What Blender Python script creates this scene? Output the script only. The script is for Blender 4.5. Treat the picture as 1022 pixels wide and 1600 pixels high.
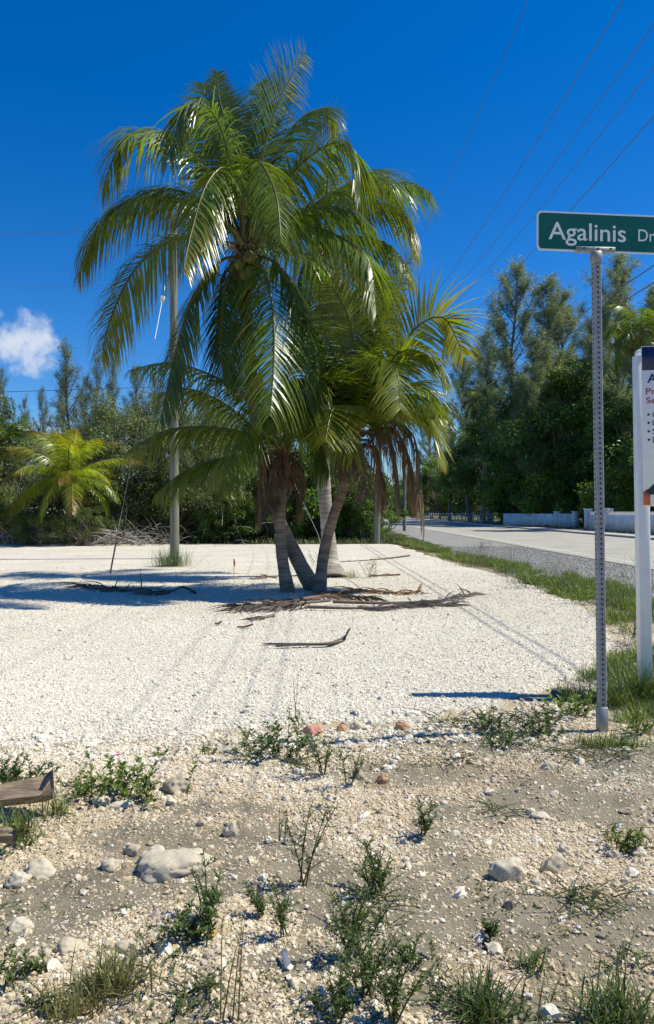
import bpy, bmesh, math, random
import numpy as np
from mathutils import Vector, Matrix, noise as mnoise

for o in list(bpy.data.objects):
    bpy.data.objects.remove(o)
scene = bpy.context.scene
col = scene.collection
R = math.radians
FPX, CX, HY, CAMH = 1155.0, 511.0, 800.0, 1.6      # focal length etc. of the photograph (1022 x 1600)

# ------------------------------------------------------------------ camera
cam_d = bpy.data.cameras.new('camera')
cam = bpy.data.objects.new('camera', cam_d); col.objects.link(cam)
cam_d.sensor_fit = 'VERTICAL'; cam_d.sensor_height = 36.0; cam_d.lens = 36.0 * FPX / 1600.0
cam_d.clip_start = 0.05; cam_d.clip_end = 4000
cam.location = (0, 0, CAMH); cam.rotation_euler = (R(90), 0, 0)
scene.camera = cam

# ------------------------------------------------------------------ light
SUN_AZ, SUN_EL = R(86), R(56)                       # azimuth clockwise from +Y
sunv = Vector((math.sin(SUN_AZ) * math.cos(SUN_EL), math.cos(SUN_AZ) * math.cos(SUN_EL), math.sin(SUN_EL)))
sd = bpy.data.lights.new('sun', 'SUN'); sd.energy = 5.0; sd.angle = R(0.53); sd.color = (1.0, 0.955, 0.79)
sun = bpy.data.objects.new('sun', sd); col.objects.link(sun)
sun.rotation_euler = sunv.to_track_quat('Z', 'Y').to_euler(); sun.location = (30, 10, 60)

world = bpy.data.worlds.new('World'); scene.world = world; world.use_nodes = True
def build_world():
    nt = world.node_tree; nt.nodes.clear(); L = nt.links.new
    N = lambda t, **k: _n(nt, t, **k)
    sky = N('ShaderNodeTexSky'); sky.sky_type = 'NISHITA'; sky.sun_disc = False
    sky.sun_elevation = SUN_EL; sky.sun_rotation = SUN_AZ
    sky.altitude = 0; sky.air_density = 1.0; sky.dust_density = 0.15; sky.ozone_density = 4.0
    hs = N('ShaderNodeHueSaturation'); hs.inputs['Saturation'].default_value = 1.42; hs.inputs['Value'].default_value = 1.0
    L(sky.outputs[0], hs.inputs['Color'])
    tint = N('ShaderNodeMixRGB', blend_type='MULTIPLY'); tint.inputs[0].default_value = 1.0
    tint.inputs[2].default_value = (0.74, 0.90, 1.13, 1); L(hs.outputs[0], tint.inputs[1])
    tc = N('ShaderNodeTexCoord')
    # one small cumulus low on the left, and thin far clouds along the horizon
    c = Vector(((20 - CX) / FPX, 1.0, (HY - 535) / FPX)).normalized()
    sub = N('ShaderNodeVectorMath', operation='SUBTRACT'); sub.inputs[1].default_value = c; L(tc.outputs['Generated'], sub.inputs[0])
    sc = N('ShaderNodeVectorMath', operation='MULTIPLY'); sc.inputs[1].default_value = (16.0, 16.0, 22.0); L(sub.outputs[0], sc.inputs[0])
    ln = N('ShaderNodeVectorMath', operation='LENGTH'); L(sc.outputs[0], ln.inputs[0])
    nz = N('ShaderNodeTexNoise'); nz.inputs['Scale'].default_value = 17; nz.inputs['Detail'].default_value = 7; nz.inputs['Roughness'].default_value = 0.58
    L(tc.outputs['Generated'], nz.inputs['Vector'])
    ma = N('ShaderNodeMath', operation='MULTIPLY_ADD'); ma.inputs[1].default_value = 3.1; ma.inputs[2].default_value = -1.25; L(nz.outputs[0], ma.inputs[0])
    mb = N('ShaderNodeMath', operation='SUBTRACT'); L(ma.outputs[0], mb.inputs[0]); L(ln.outputs['Value'], mb.inputs[1])
    mr = N('ShaderNodeMapRange', interpolation_type='SMOOTHSTEP'); mr.inputs[1].default_value = -0.62; mr.inputs[2].default_value = 0.12
    mr.inputs[3].default_value = 0; mr.inputs[4].default_value = 0.95; L(mb.outputs[0], mr.inputs[0])
    sep = N('ShaderNodeSeparateXYZ'); L(tc.outputs['Generated'], sep.inputs[0])
    st = N('ShaderNodeVectorMath', operation='MULTIPLY'); st.inputs[1].default_value = (1, 1, 3.2); L(tc.outputs['Generated'], st.inputs[0])
    n2 = N('ShaderNodeTexNoise'); n2.inputs['Scale'].default_value = 5.5; n2.inputs['Detail'].default_value = 7; L(st.outputs[0], n2.inputs['Vector'])
    r2 = N('ShaderNodeMapRange', interpolation_type='SMOOTHSTEP'); r2.inputs[1].default_value = 0.5; r2.inputs[2].default_value = 0.66; L(n2.outputs[0], r2.inputs[0])
    r3 = N('ShaderNodeMapRange', interpolation_type='SMOOTHSTEP'); r3.inputs[1].default_value = 0.15; r3.inputs[2].default_value = 0.07; L(sep.outputs[2], r3.inputs[0])
    mm = N('ShaderNodeMath', operation='MULTIPLY'); L(r2.outputs[0], mm.inputs[0]); L(r3.outputs[0], mm.inputs[1])
    mx = N('ShaderNodeMath', operation='MAXIMUM'); L(mm.outputs[0], mx.inputs[0]); L(mr.outputs[0], mx.inputs[1])
    mix = N('ShaderNodeMixRGB'); mix.inputs[2].default_value = (5.6, 6.2, 7.2, 1); L(mx.outputs[0], mix.inputs[0]); L(tint.outputs[0], mix.inputs[1])
    bg = N('ShaderNodeBackground'); bg.inputs[1].default_value = 0.10; L(mix.outputs[0], bg.inputs[0])
    out = N('ShaderNodeOutputWorld'); L(bg.outputs[0], out.inputs[0])
def _n(nt, t, **k):
    n = nt.nodes.new(t)
    for a, b in k.items(): setattr(n, a, b)
    return n
build_world()
scene.view_settings.view_transform = 'Standard'; scene.view_settings.look = 'None'
scene.view_settings.exposure = 0.28; scene.view_settings.gamma = 1.0

# ------------------------------------------------------------------ helpers
def gp(px, py, z=0.0):
    d = FPX * (CAMH - z) / (py - HY)
    return np.array([(px - CX) / FPX * d, d, z])
def at(px, py, d):
    return np.array([(px - CX) / FPX * d, d, CAMH + (HY - py) / FPX * d])
def nrm(v):
    return v / np.maximum(np.linalg.norm(v, axis=-1, keepdims=True), 1e-9)
def tag(o, label=None, cat=None, group=None, kind=None):
    if label: o['label'] = label
    if cat: o['category'] = cat
    if group: o['group'] = group
    if kind: o['kind'] = kind
    return o
def empty(name, loc, label=None, cat=None, group=None, rz=0):
    o = bpy.data.objects.new(name, None); col.objects.link(o); o.location = Vector(loc); o.rotation_euler = (0, 0, rz)
    o.empty_display_size = 0.1
    return tag(o, label, cat, group)
def link(name, me, parent=None, loc=None, world_space=True):
    o = bpy.data.objects.new(name, me); col.objects.link(o)
    if parent is not None:
        o.parent = parent
        if world_space and loc is None: o.location = -Vector(parent.location) if parent.parent is None else -(Vector(parent.location) + Vector(parent.parent.location))
    if loc is not None: o.location = Vector(loc)
    return o
def copy_tree(o, parent=None):
    c = o.copy(); col.objects.link(c); c.parent = parent
    for ch in o.children: copy_tree(ch, c)
    return c

def _hash(ix, iy, s):
    h = (ix.astype(np.int64) * 374761393 + iy.astype(np.int64) * 668265263 + s * 974634737) & 0xffffffff
    h = ((h ^ (h >> 13)) * 1274126177) & 0xffffffff
    return ((h ^ (h >> 16)) & 0xffff) / 65535.0
def vn(x, y, s=0):
    x = np.asarray(x, float); y = np.asarray(y, float)
    ix = np.floor(x); iy = np.floor(y); fx = x - ix; fy = y - iy
    fx = fx * fx * (3 - 2 * fx); fy = fy * fy * (3 - 2 * fy)
    a = _hash(ix, iy, s); b = _hash(ix + 1, iy, s); c = _hash(ix, iy + 1, s); d = _hash(ix + 1, iy + 1, s)
    return (a * (1 - fx) + b * fx) * (1 - fy) + (c * (1 - fx) + d * fx) * fy
def fbm(x, y, s=0, o=4):
    t = 0; a = .5; n = 0
    for k in range(o):
        t = t + a * vn(x * 2 ** k, y * 2 ** k, s + k * 7); n += a; a *= .5
    return t / n
def sstep(a, b, x):
    t = np.clip((x - a) / (b - a), 0, 1); return t * t * (3 - 2 * t)

class MB:
    """collects quads / tris as numpy blocks and builds one mesh"""
    def __init__(s): s.v = []; s.f = []; s.m = []; s.t = []; s.n = 0
    def add(s, V, F, m=0, tint=(1, 1, 1)):
        V = np.asarray(V, float).reshape(-1, 3); F = np.asarray(F, int)
        s.v.append(V); s.f.append(F + s.n); s.m.append(np.full(len(F), m)); s.n += len(V)
        t = np.asarray(tint, float)
        s.t.append(np.broadcast_to(t, (len(V), 3)).copy() if t.ndim == 1 else t.reshape(-1, 3))
    def mesh(s, name, mats, smooth=False):
        V = np.concatenate(s.v); T = np.concatenate(s.t)
        me = bpy.data.meshes.new(name)
        me.vertices.add(len(V)); me.vertices.foreach_set('co', V.ravel())
        loops = np.concatenate([f.ravel() for f in s.f]); sizes = np.concatenate([np.full(len(f), f.shape[1]) for f in s.f])
        me.loops.add(len(loops)); me.loops.foreach_set('vertex_index', loops)
        st = np.concatenate([[0], np.cumsum(sizes)[:-1]])
        me.polygons.add(len(sizes)); me.polygons.foreach_set('loop_start', st); me.polygons.foreach_set('loop_total', sizes)
        me.polygons.foreach_set('material_index', np.concatenate(s.m))
        if smooth: me.polygons.foreach_set('use_smooth', np.ones(len(sizes), bool))
        a = me.color_attributes.new('tint', 'FLOAT_COLOR', 'POINT')
        a.data.foreach_set('color', np.concatenate([T, np.ones((len(T), 1))], 1).ravel())
        for m in (mats if isinstance(mats, (list, tuple)) else [mats]): me.materials.append(m)
        me.update(calc_edges=True); me.validate()
        return me
    def build(s, name, mats, parent=None, smooth=False, loc=None):
        return link(name, s.mesh(name, mats, smooth), parent, loc)
    # ---- shapes
    def box(s, c, size, m=0, tint=(1, 1, 1), rz=0.0, bev=0.0):
        x, y, z = np.array(size) / 2
        if bev <= 0:
            V = np.array([[i, j, k] for k in (-z, z) for j in (-y, y) for i in (-x, x)])
            F = [[0, 2, 3, 1], [4, 5, 7, 6], [0, 1, 5, 4], [2, 6, 7, 3], [0, 4, 6, 2], [1, 3, 7, 5]]
        else:
            b = min(bev, x * .9, y * .9, z * .9); bm = bmesh.new(); bmesh.ops.create_cube(bm, size=1)
            for v in bm.verts: v.co = Vector((v.co.x * 2 * x, v.co.y * 2 * y, v.co.z * 2 * z))
            bmesh.ops.bevel(bm, geom=list(bm.edges), offset=b, segments=1, affect='EDGES', profile=.5)
            bm.verts.index_update(); V = np.array([v.co[:] for v in bm.verts]); Fa = [[v.index for v in f.verts] for f in bm.faces]; bm.free()
            ca, sa = math.cos(rz), math.sin(rz)
            V = V @ np.array([[ca, sa, 0], [-sa, ca, 0], [0, 0, 1]]) + np.array(c)
            F4 = [f for f in Fa if len(f) == 4]; F3 = [f for f in Fa if len(f) == 3]
            s.add(V, F4, m, tint)
            if F3: s.f.append(np.array(F3) + s.n - len(V)); s.m.append(np.full(len(F3), m))
            return
        ca, sa = math.cos(rz), math.sin(rz)
        V = V @ np.array([[ca, sa, 0], [-sa, ca, 0], [0, 0, 1]]) + np.array(c)
        s.add(V, F, m, tint)
    def tube(s, pts, rad, n=8, m=0, tint=(1, 1, 1), cap=True):
        P = np.asarray(pts, float); k = len(P); rad = np.broadcast_to(np.asarray(rad, float), (k,))
        T = nrm(np.gradient(P, axis=0))
        ref = np.array([0, 0, 1.0]) if abs(T[:, 2]).mean() < .8 else np.array([1.0, 0, 0])
        A = nrm(np.cross(T, ref)); B = np.cross(T, A)
        th = np.arange(n) * 2 * np.pi / n
        V = P[:, None] + rad[:, None, None] * (np.cos(th)[None, :, None] * A[:, None] + np.sin(th)[None, :, None] * B[:, None])
        i = np.arange(k - 1)[:, None] * n; j = np.arange(n)[None]; jn = (j + 1) % n
        F = np.stack([i + j, i + jn, i + n + jn, i + n + j], -1).reshape(-1, 4)
        t = np.asarray(tint, float)
        if t.ndim == 2: t = np.repeat(t, n, 0)
        s.add(V, F, m, t)
        if cap:
            for e in (0, k - 1):
                c = P[e]; b = s.n
                VV = np.concatenate([V[e], c[None]]); FF = np.array([[q, (q + 1) % n, n] if e else [(q + 1) % n, q, n] for q in range(n)])
                s.add(VV, FF, m, t if t.ndim == 1 else np.broadcast_to(t[0 if e == 0 else -1], (n + 1, 3)))
    def strips(s, P, D, L, W, Wd, droop, nseg=3, m=0, tint=(1, 1, 1), prof=None, tip=None, zmin=None):
        """curved tapering blades: P,D,Wd (n,3); L,W,droop (n,)"""
        n = len(P); D = nrm(np.asarray(D, float)); L = np.broadcast_to(L, (n,)); W = np.broadcast_to(W, (n,)); droop = np.broadcast_to(droop, (n,))
        if prof is None: prof = [.55, 1, .75, .05] if nseg == 3 else ([.6, 1, .05] if nseg == 2 else np.concatenate([[.55], np.linspace(1, .06, nseg)]))
        pts = []; p = np.asarray(P, float).copy()
        for k in range(nseg + 1):
            w = nrm(Wd - (Wd * D).sum(-1, keepdims=True) * D)
            h = (W * prof[k] * .5)[:, None] * w
            pts += [p - h, p + h]
            if k < nseg:
                D = nrm(D + droop[:, None] * np.array([0, 0, -1.0])); p = p + D * (L / nseg)[:, None]
                if zmin is not None: p[:, 2] = np.maximum(p[:, 2], zmin)
        V = np.stack(pts, 1); b = (np.arange(n) * 2 * (nseg + 1))[:, None]
        F = np.concatenate([b + np.array([2 * k, 2 * k + 1, 2 * k + 3, 2 * k + 2]) for k in range(nseg)])
        t = np.asarray(tint, float)
        if t.ndim == 2:
            if tip is None: t = np.repeat(t, 2 * (nseg + 1), 0)
            else:
                u = np.repeat(np.linspace(0, 1, nseg + 1), 2)[None, :, None] ** 2
                t = (t[:, None] * (1 - u) + np.asarray(tip)[:, None] * u).reshape(-1, 3)
        s.add(V, F, m, t)
    def leaves(s, P, D, Nn, L, W, m=0, tint=(1, 1, 1), fold=.18):
        n = len(P); D = nrm(np.asarray(D, float)); S = nrm(np.cross(D, Nn)); U = np.cross(S, D)
        L = np.broadcast_to(L, (n,))[:, None]; W = np.broadcast_to(W, (n,))[:, None]
        V = np.stack([P, P + D * L * .45 + S * W * .5 + U * W * fold, P + D * L - U * L * .12, P + D * L * .45 - S * W * .5 + U * W * fold], 1)
        b = (np.arange(n) * 4)[:, None]
        F = np.concatenate([b + np.array([0, 1, 2]), b + np.array([0, 2, 3])])
        t = np.asarray(tint, float)
        if t.ndim == 2: t = np.repeat(t, 4, 0)
        s.add(V, F, m, t)

def spline(pts, n):
    P = np.asarray(pts, float); k = len(P)
    if k == 2: return P[0] + (P[1] - P[0]) * np.linspace(0, 1, n)[:, None]
    Q = np.concatenate([[2 * P[0] - P[1]], P, [2 * P[-1] - P[-2]]])
    seg = np.linalg.norm(np.diff(P, axis=0), axis=1); cum = np.concatenate([[0], np.cumsum(seg)]); u = np.linspace(0, cum[-1], n)
    out = []
    for x in u:
        i = min(np.searchsorted(cum, x, side='right') - 1, k - 2); t = (x - cum[i]) / max(seg[i], 1e-9)
        a, b, c, d = Q[i], Q[i + 1], Q[i + 2], Q[i + 3]
        out.append(.5 * ((2 * b) + (c - a) * t + (2 * a - 5 * b + 4 * c - d) * t * t + (3 * b - a - 3 * c + d) * t ** 3))
    return np.array(out)

# ------------------------------------------------------------------ materials
def new_mat(name):
    m = bpy.data.materials.new(name); m.use_nodes = True; nt = m.node_tree; nt.nodes.clear()
    return m, nt, nt.links.new
def noise_node(nt, L, scale, detail=5, vec=None, rough=.55):
    n = nt.nodes.new('ShaderNodeTexNoise'); n.inputs['Scale'].default_value = scale; n.inputs['Detail'].default_value = detail; n.inputs['Roughness'].default_value = rough
    if vec is not None: L(vec, n.inputs['Vector'])
    return n
def ramp(nt, L, src, stops):
    r = nt.nodes.new('ShaderNodeValToRGB'); e = r.color_ramp.elements
    while len(e) < len(stops): e.new(.5)
    for i, (p, c) in enumerate(stops): e[i].position = p; e[i].color = (*c, 1) if len(c) == 3 else c
    L(src, r.inputs[0]); return r
def plain(name, c, rough=.6, metal=0.0, var=.12, scale=8, bump=0.0, bscale=60, stretch=None, spec=.5):
    """one paint-like colour with blotchy variation and optional fine relief"""
    m, nt, L = new_mat(name); tc = nt.nodes.new('ShaderNodeTexCoord'); v = tc.outputs['Object']
    if stretch:
        mp = nt.nodes.new('ShaderNodeMapping'); mp.inputs['Scale'].default_value = stretch; L(v, mp.inputs[0]); v = mp.outputs[0]
    n = noise_node(nt, L, scale, 6, v)
    c = np.array(c); r = ramp(nt, L, n.outputs[0], [(.3, tuple(c * (1 - var))), (.7, tuple(np.minimum(c * (1 + var), 1)))])
    b = nt.nodes.new('ShaderNodeBsdfPrincipled'); L(r.outputs[0], b.inputs['Base Color'])
    b.inputs['Roughness'].default_value = rough; b.inputs['Metallic'].default_value = metal; b.inputs['Specular IOR Level'].default_value = spec
    if bump:
        n2 = noise_node(nt, L, bscale, 4, v); bp = nt.nodes.new('ShaderNodeBump'); bp.inputs['Strength'].default_value = bump; bp.inputs['Distance'].default_value = .01
        L(n2.outputs[0], bp.inputs['Height']); L(bp.outputs[0], b.inputs['Normal'])
    o = nt.nodes.new('ShaderNodeOutputMaterial'); L(b.outputs[0], o.inputs[0]); return m
def leaf_mat(name, rough=.38, trans=.28, tcol=(1.5, 1.5, .55), spec=.5, var=.25, nscale=2.5):
    m, nt, L = new_mat(name)
    at_ = nt.nodes.new('ShaderNodeAttribute'); at_.attribute_name = 'tint'
    geo = nt.nodes.new('ShaderNodeNewGeometry'); n = noise_node(nt, L, nscale, 4, geo.outputs['Position'])
    mr = nt.nodes.new('ShaderNodeMapRange'); mr.inputs[1].default_value = .3; mr.inputs[2].default_value = .7; mr.inputs[3].default_value = 1 - var; mr.inputs[4].default_value = 1 + var; L(n.outputs[0], mr.inputs[0])
    mu = nt.nodes.new('ShaderNodeVectorMath'); mu.operation = 'SCALE'; L(at_.outputs['Color'], mu.inputs[0]); L(mr.outputs[0], mu.inputs['Scale'])
    b = nt.nodes.new('ShaderNodeBsdfPrincipled'); L(mu.outputs[0], b.inputs['Base Color']); b.inputs['Roughness'].default_value = rough; b.inputs['Specular IOR Level'].default_value = spec
    tm = nt.nodes.new('ShaderNodeVectorMath'); tm.operation = 'MULTIPLY'; tm.inputs[1].default_value = tcol; L(mu.outputs[0], tm.inputs[0])
    tr = nt.nodes.new('ShaderNodeBsdfTranslucent'); L(tm.outputs[0], tr.inputs[0])
    mx = nt.nodes.new('ShaderNodeMixShader'); mx.inputs[0].default_value = trans; L(b.outputs[0], mx.inputs[1]); L(tr.outputs[0], mx.inputs[2])
    o = nt.nodes.new('ShaderNodeOutputMaterial'); L(mx.outputs[0], o.inputs[0]); return m

M = {}
M['palm'] = leaf_mat('palm_leaf', .33, .42, (1.75, 1.75, .5), .6)
M['leaf'] = leaf_mat('broad_leaf', .42, .38)
M['needle'] = leaf_mat('needles', .6, .5, (1.2, 1.2, .8), .3)
M['weed'] = leaf_mat('weed_leaf', .5, .3)
M['bark'] = plain('bark', (.19, .155, .12), .9, var=.45, scale=5, bump=.6, bscale=25, stretch=(1, 1, .25))
M['twig'] = plain('dry_twig', (.30, .27, .24), .9, var=.4, scale=6)
M['galv'] = plain('galvanised_steel', (.29, .30, .305), .55, .4, var=.16, scale=14)
M['white_paint'] = plain('white_paint', (.76, .77, .77), .45, var=.06, scale=6, bump=.08)
M['white_wall'] = plain('white_wall', (.80, .77, .71), .8, var=.16, scale=1.3, bump=.2)
M['pole_wood'] = plain('pole_wood', (.18, .175, .135), .9, var=.3, scale=9, bump=.7, bscale=30, stretch=(3, 3, .12))
M['wire'] = plain('wire', (.10, .10, .105), .5, var=.05)
M['rope_white'] = plain('guy_cover', (.75, .75, .73), .5, var=.05)
M['sign_green'] = plain('sign_green', (.003, .105, .072), .35, var=.05, scale=4)
M['sign_white'] = plain('sign_white', (.80, .81, .80), .4, var=.04)
M['navy'] = plain('navy_print', (.008, .025, .085), .4, var=.04)
M['black_print'] = plain('dark_print', (.02, .022, .028), .45, var=.05)
M['red_print'] = plain('red_print', (.42, .05, .07), .45, var=.05)
M['orange'] = plain('orange_print', (.62, .16, .05), .45, var=.1)
M['dead'] = leaf_mat('dead_frond', .8, .12, (1.1, 1, .8), .2, .3, 5)
M['trunk'] = None

def trunk_mat():
    m, nt, L = new_mat('palm_trunk'); tc = nt.nodes.new('ShaderNodeTexCoord')
    mp = nt.nodes.new('ShaderNodeMapping'); mp.inputs['Scale'].default_value = (3, 3, 14); L(tc.outputs['Object'], mp.inputs[0])
    n1 = noise_node(nt, L, 1.2, 6, mp.outputs[0], .65); n2 = noise_node(nt, L, 22, 5, tc.outputs['Object'])
    at_ = nt.nodes.new('ShaderNodeAttribute'); at_.attribute_name = 'tint'
    r = ramp(nt, L, n1.outputs[0], [(.25, (.5, .46, .42)), (.5, (1, .95, .9)), (.75, (1.35, 1.3, 1.25))])
    mu = nt.nodes.new('ShaderNodeVectorMath'); mu.operation = 'MULTIPLY'; L(r.outputs[0], mu.inputs[0]); L(at_.outputs['Color'], mu.inputs[1])
    b = nt.nodes.new('ShaderNodeBsdfPrincipled'); L(mu.outputs[0], b.inputs['Base Color']); b.inputs['Roughness'].default_value = .9; b.inputs['Specular IOR Level'].default_value = .2
    bp = nt.nodes.new('ShaderNodeBump'); bp.inputs['Strength'].default_value = .7; bp.inputs['Distance'].default_value = .02; L(n2.outputs[0], bp.inputs['Height']); L(bp.outputs[0], b.inputs['Normal'])
    o = nt.nodes.new('ShaderNodeOutputMaterial'); L(b.outputs[0], o.inputs[0]); return m
M['trunk'] = trunk_mat()

def stone_mat(name, stops, inst=True):
    m, nt, L = new_mat(name)
    geo = nt.nodes.new('ShaderNodeNewGeometry')
    if inst:
        a = nt.nodes.new('ShaderNodeAttribute'); a.attribute_type = 'INSTANCER'; a.attribute_name = 'shade'; src = a.outputs['Fac']
    else:
        oi = nt.nodes.new('ShaderNodeObjectInfo'); src = oi.outputs['Random']
    r = ramp(nt, L, src, stops)
    n = noise_node(nt, L, 45, 6, geo.outputs['Position'], .65)
    r2 = ramp(nt, L, n.outputs[0], [(.28, (.68, .65, .60)), (.5, (.97, .95, .92)), (.75, (1.1, 1.1, 1.1))])
    mu = nt.nodes.new('ShaderNodeVectorMath'); mu.operation = 'MULTIPLY'; L(r.outputs[0], mu.inputs[0]); L(r2.outputs[0], mu.inputs[1])
    b = nt.nodes.new('ShaderNodeBsdfPrincipled'); L(mu.outputs[0], b.inputs['Base Color']); b.inputs['Roughness'].default_value = .92; b.inputs['Specular IOR Level'].default_value = .2
    n3 = noise_node(nt, L, 160, 4, geo.outputs['Position']); bp = nt.nodes.new('ShaderNodeBump'); bp.inputs['Strength'].default_value = .5; bp.inputs['Distance'].default_value = .004
    L(n3.outputs[0], bp.inputs['Height']); L(bp.outputs[0], b.inputs['Normal'])
    o = nt.nodes.new('ShaderNodeOutputMaterial'); L(b.outputs[0], o.inputs[0]); return m
M['lot_stone'] = stone_mat('lot_stone', [(0, (.42, .36, .29)), (.12, (.57, .52, .43)), (.6, (.66, .62, .53)), (1, (.73, .695, .615))])
M['dirt_stone'] = stone_mat('dirt_stone', [(0, (.24, .21, .17)), (.2, (.45, .36, .25)), (.5, (.57, .47, .335)), (.8, (.64, .565, .435)), (1, (.70, .655, .56))])
M['cobble'] = stone_mat('cobble', [(0, (.38, .32, .24)), (.5, (.50, .44, .345)), (1, (.62, .57, .48))], False)
M['grey_stone'] = stone_mat('grey_stone', [(0, (.18, .178, .17)), (.6, (.28, .275, .26)), (1, (.40, .39, .37))])

def ground_mat():
    m, nt, L = new_mat('dirt'); tc = nt.nodes.new('ShaderNodeTexCoord'); v = tc.outputs['Object']
    a = nt.nodes.new('ShaderNodeAttribute'); a.attribute_name = 'tint'
    n = noise_node(nt, L, 60, 7, v, .7); n2 = noise_node(nt, L, 5, 5, v)
    r = ramp(nt, L, n.outputs[0], [(.28, (.62, .6, .58)), (.5, (1, 1, 1)), (.72, (1.28, 1.25, 1.2))])
    r2 = ramp(nt, L, n2.outputs[0], [(.3, (.82, .81, .8)), (.7, (1.15, 1.13, 1.1))])
    m1 = nt.nodes.new('ShaderNodeVectorMath'); m1.operation = 'MULTIPLY'; L(a.outputs['Color'], m1.inputs[0]); L(r.outputs[0], m1.inputs[1])
    m2 = nt.nodes.new('ShaderNodeVectorMath'); m2.operation = 'MULTIPLY'; L(m1.outputs[0], m2.inputs[0]); L(r2.outputs[0], m2.inputs[1])
    b = nt.nodes.new('ShaderNodeBsdfPrincipled'); L(m2.outputs[0], b.inputs['Base Color']); b.inputs['Roughness'].default_value = .95; b.inputs['Specular IOR Level'].default_value = .15
    bp = nt.nodes.new('ShaderNodeBump'); bp.inputs['Strength'].default_value = .9; bp.inputs['Distance'].default_value = .012; L(n.outputs[0], bp.inputs['Height']); L(bp.outputs[0], b.inputs['Normal'])
    o = nt.nodes.new('ShaderNodeOutputMaterial'); L(b.outputs[0], o.inputs[0]); return m
M['dirt'] = ground_mat()
def gravel_mat(name, dark, mid, light, vscale, bump=1.0, dist=.02):
    """crushed stone too far away to tell apart: cells with own shade and relief"""
    m, nt, L = new_mat(name); tc = nt.nodes.new('ShaderNodeTexCoord'); v = tc.outputs['Object']
    vo = nt.nodes.new('ShaderNodeTexVoronoi'); vo.inputs['Scale'].default_value = vscale; L(v, vo.inputs['Vector'])
    sp = nt.nodes.new('ShaderNodeSeparateColor'); L(vo.outputs['Color'], sp.inputs[0])
    r = ramp(nt, L, sp.outputs[0], [(0, dark), (.25, mid), (1, light)])
    n = noise_node(nt, L, .55, 6, v); r2 = ramp(nt, L, n.outputs[0], [(.3, (.88, .86, .83)), (.7, (1.06, 1.05, 1.03))])
    mu = nt.nodes.new('ShaderNodeVectorMath'); mu.operation = 'MULTIPLY'; L(r.outputs[0], mu.inputs[0]); L(r2.outputs[0], mu.inputs[1])
    b = nt.nodes.new('ShaderNodeBsdfPrincipled'); L(mu.outputs[0], b.inputs['Base Color']); b.inputs['Roughness'].default_value = .95; b.inputs['Specular IOR Level'].default_value = .15
    ad = nt.nodes.new('ShaderNodeMath'); ad.operation = 'SUBTRACT'; L(sp.outputs[1], ad.inputs[0]); L(vo.outputs['Distance'], ad.inputs[1])
    bp = nt.nodes.new('ShaderNodeBump'); bp.inputs['Strength'].default_value = bump; bp.inputs['Distance'].default_value = dist; L(ad.outputs[0], bp.inputs['Height']); L(bp.outputs[0], b.inputs['Normal'])
    o = nt.nodes.new('ShaderNodeOutputMaterial'); L(b.outputs[0], o.inputs[0]); return m
M['lot'] = gravel_mat('crushed_limestone', (.44, .40, .32), (.59, .55, .465), (.71, .67, .585), 26, .8, .02)
M['shoulder'] = gravel_mat('shoulder_chippings', (.15, .148, .14), (.25, .245, .235), (.36, .35, .335), 30, .8, .015)
M['asphalt'] = plain('old_asphalt', (.345, .325, .275), .9, var=.14, scale=.6, bump=.35, bscale=70)
M['husk'] = plain('husk', (.30, .225, .15), .85, var=.55, scale=5, bump=.6, bscale=40, stretch=(1.5, 14, 14))
M['hole_shade'] = plain('painted_hole_shade', (.012, .012, .013), .9, var=.05)  # near-black colour stands in for the shade inside the post
M['line'] = plain('road_paint', (.55, .54, .51), .8, var=.3, scale=3)
M['concrete'] = plain('concrete', (.38, .36, .33), .9, var=.15, scale=1.5, bump=.3)
M['grass_soil'] = plain('grass_soil', (.10, .11, .05), .95, var=.4, scale=2, bump=.5)
# ------------------------------------------------------------------ ground
PADX = np.array([-60, -10, -3, -1.2, -.5, .3, .9, 1.5, 2.0, 2.7, 3.5, 4.1, 4.6, 60]); PADY = np.array([3.6, 4.2, 4.75, 5.15, 5.4, 5.45, 5.5, 5.85, 6.35, 7.3, 8.7, 11.0, 14.5, 14.5])
def pad_front(x): return np.interp(x, PADX, PADY) + .22 * (fbm(np.asarray(x) * 2.3, np.asarray(x) * 0 + 3, 11, 4) - .5)
def pad_right(y): return np.interp(y, [0, 12, 18, 24, 34, 44], [4.5, 4.55, 4.75, 4.1, 3.6, 3.4]) + .5 * (fbm(np.asarray(y) * .9, np.asarray(y) * 0 + 9, 21, 4) - .5)
PAD_BACK = 36.5
def dirt_z(x, y):
    near = 1 - sstep(9, 16, np.abs(y) + np.abs(x) * .4)
    return near * (.085 * (fbm(x * .8, y * .8, 31, 4) - .5) + .03 * (fbm(x * 4, y * 4, 37, 4) - .5)) - .012
def pad_in(x, y):      # rough distance inside the lot
    return np.minimum(np.minimum((y - pad_front(x)) * .8, pad_right(y) - x), PAD_BACK + .6 * fbm(x * .5, x * 0, 5) - y)
def lot_z(x, y):
    e = pad_in(x, y); nz = fbm(x * 3, y * 3, 41, 4) - .5
    k = sstep(-.05, .45, e + .35 * nz)
    return (dirt_z(x, y) * (1 - sstep(0, .5, e)) - .035 + .06 * k + .03 * (fbm(x * .5, y * .5, 43, 3) - .5) * sstep(0, 1, e))
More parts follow.
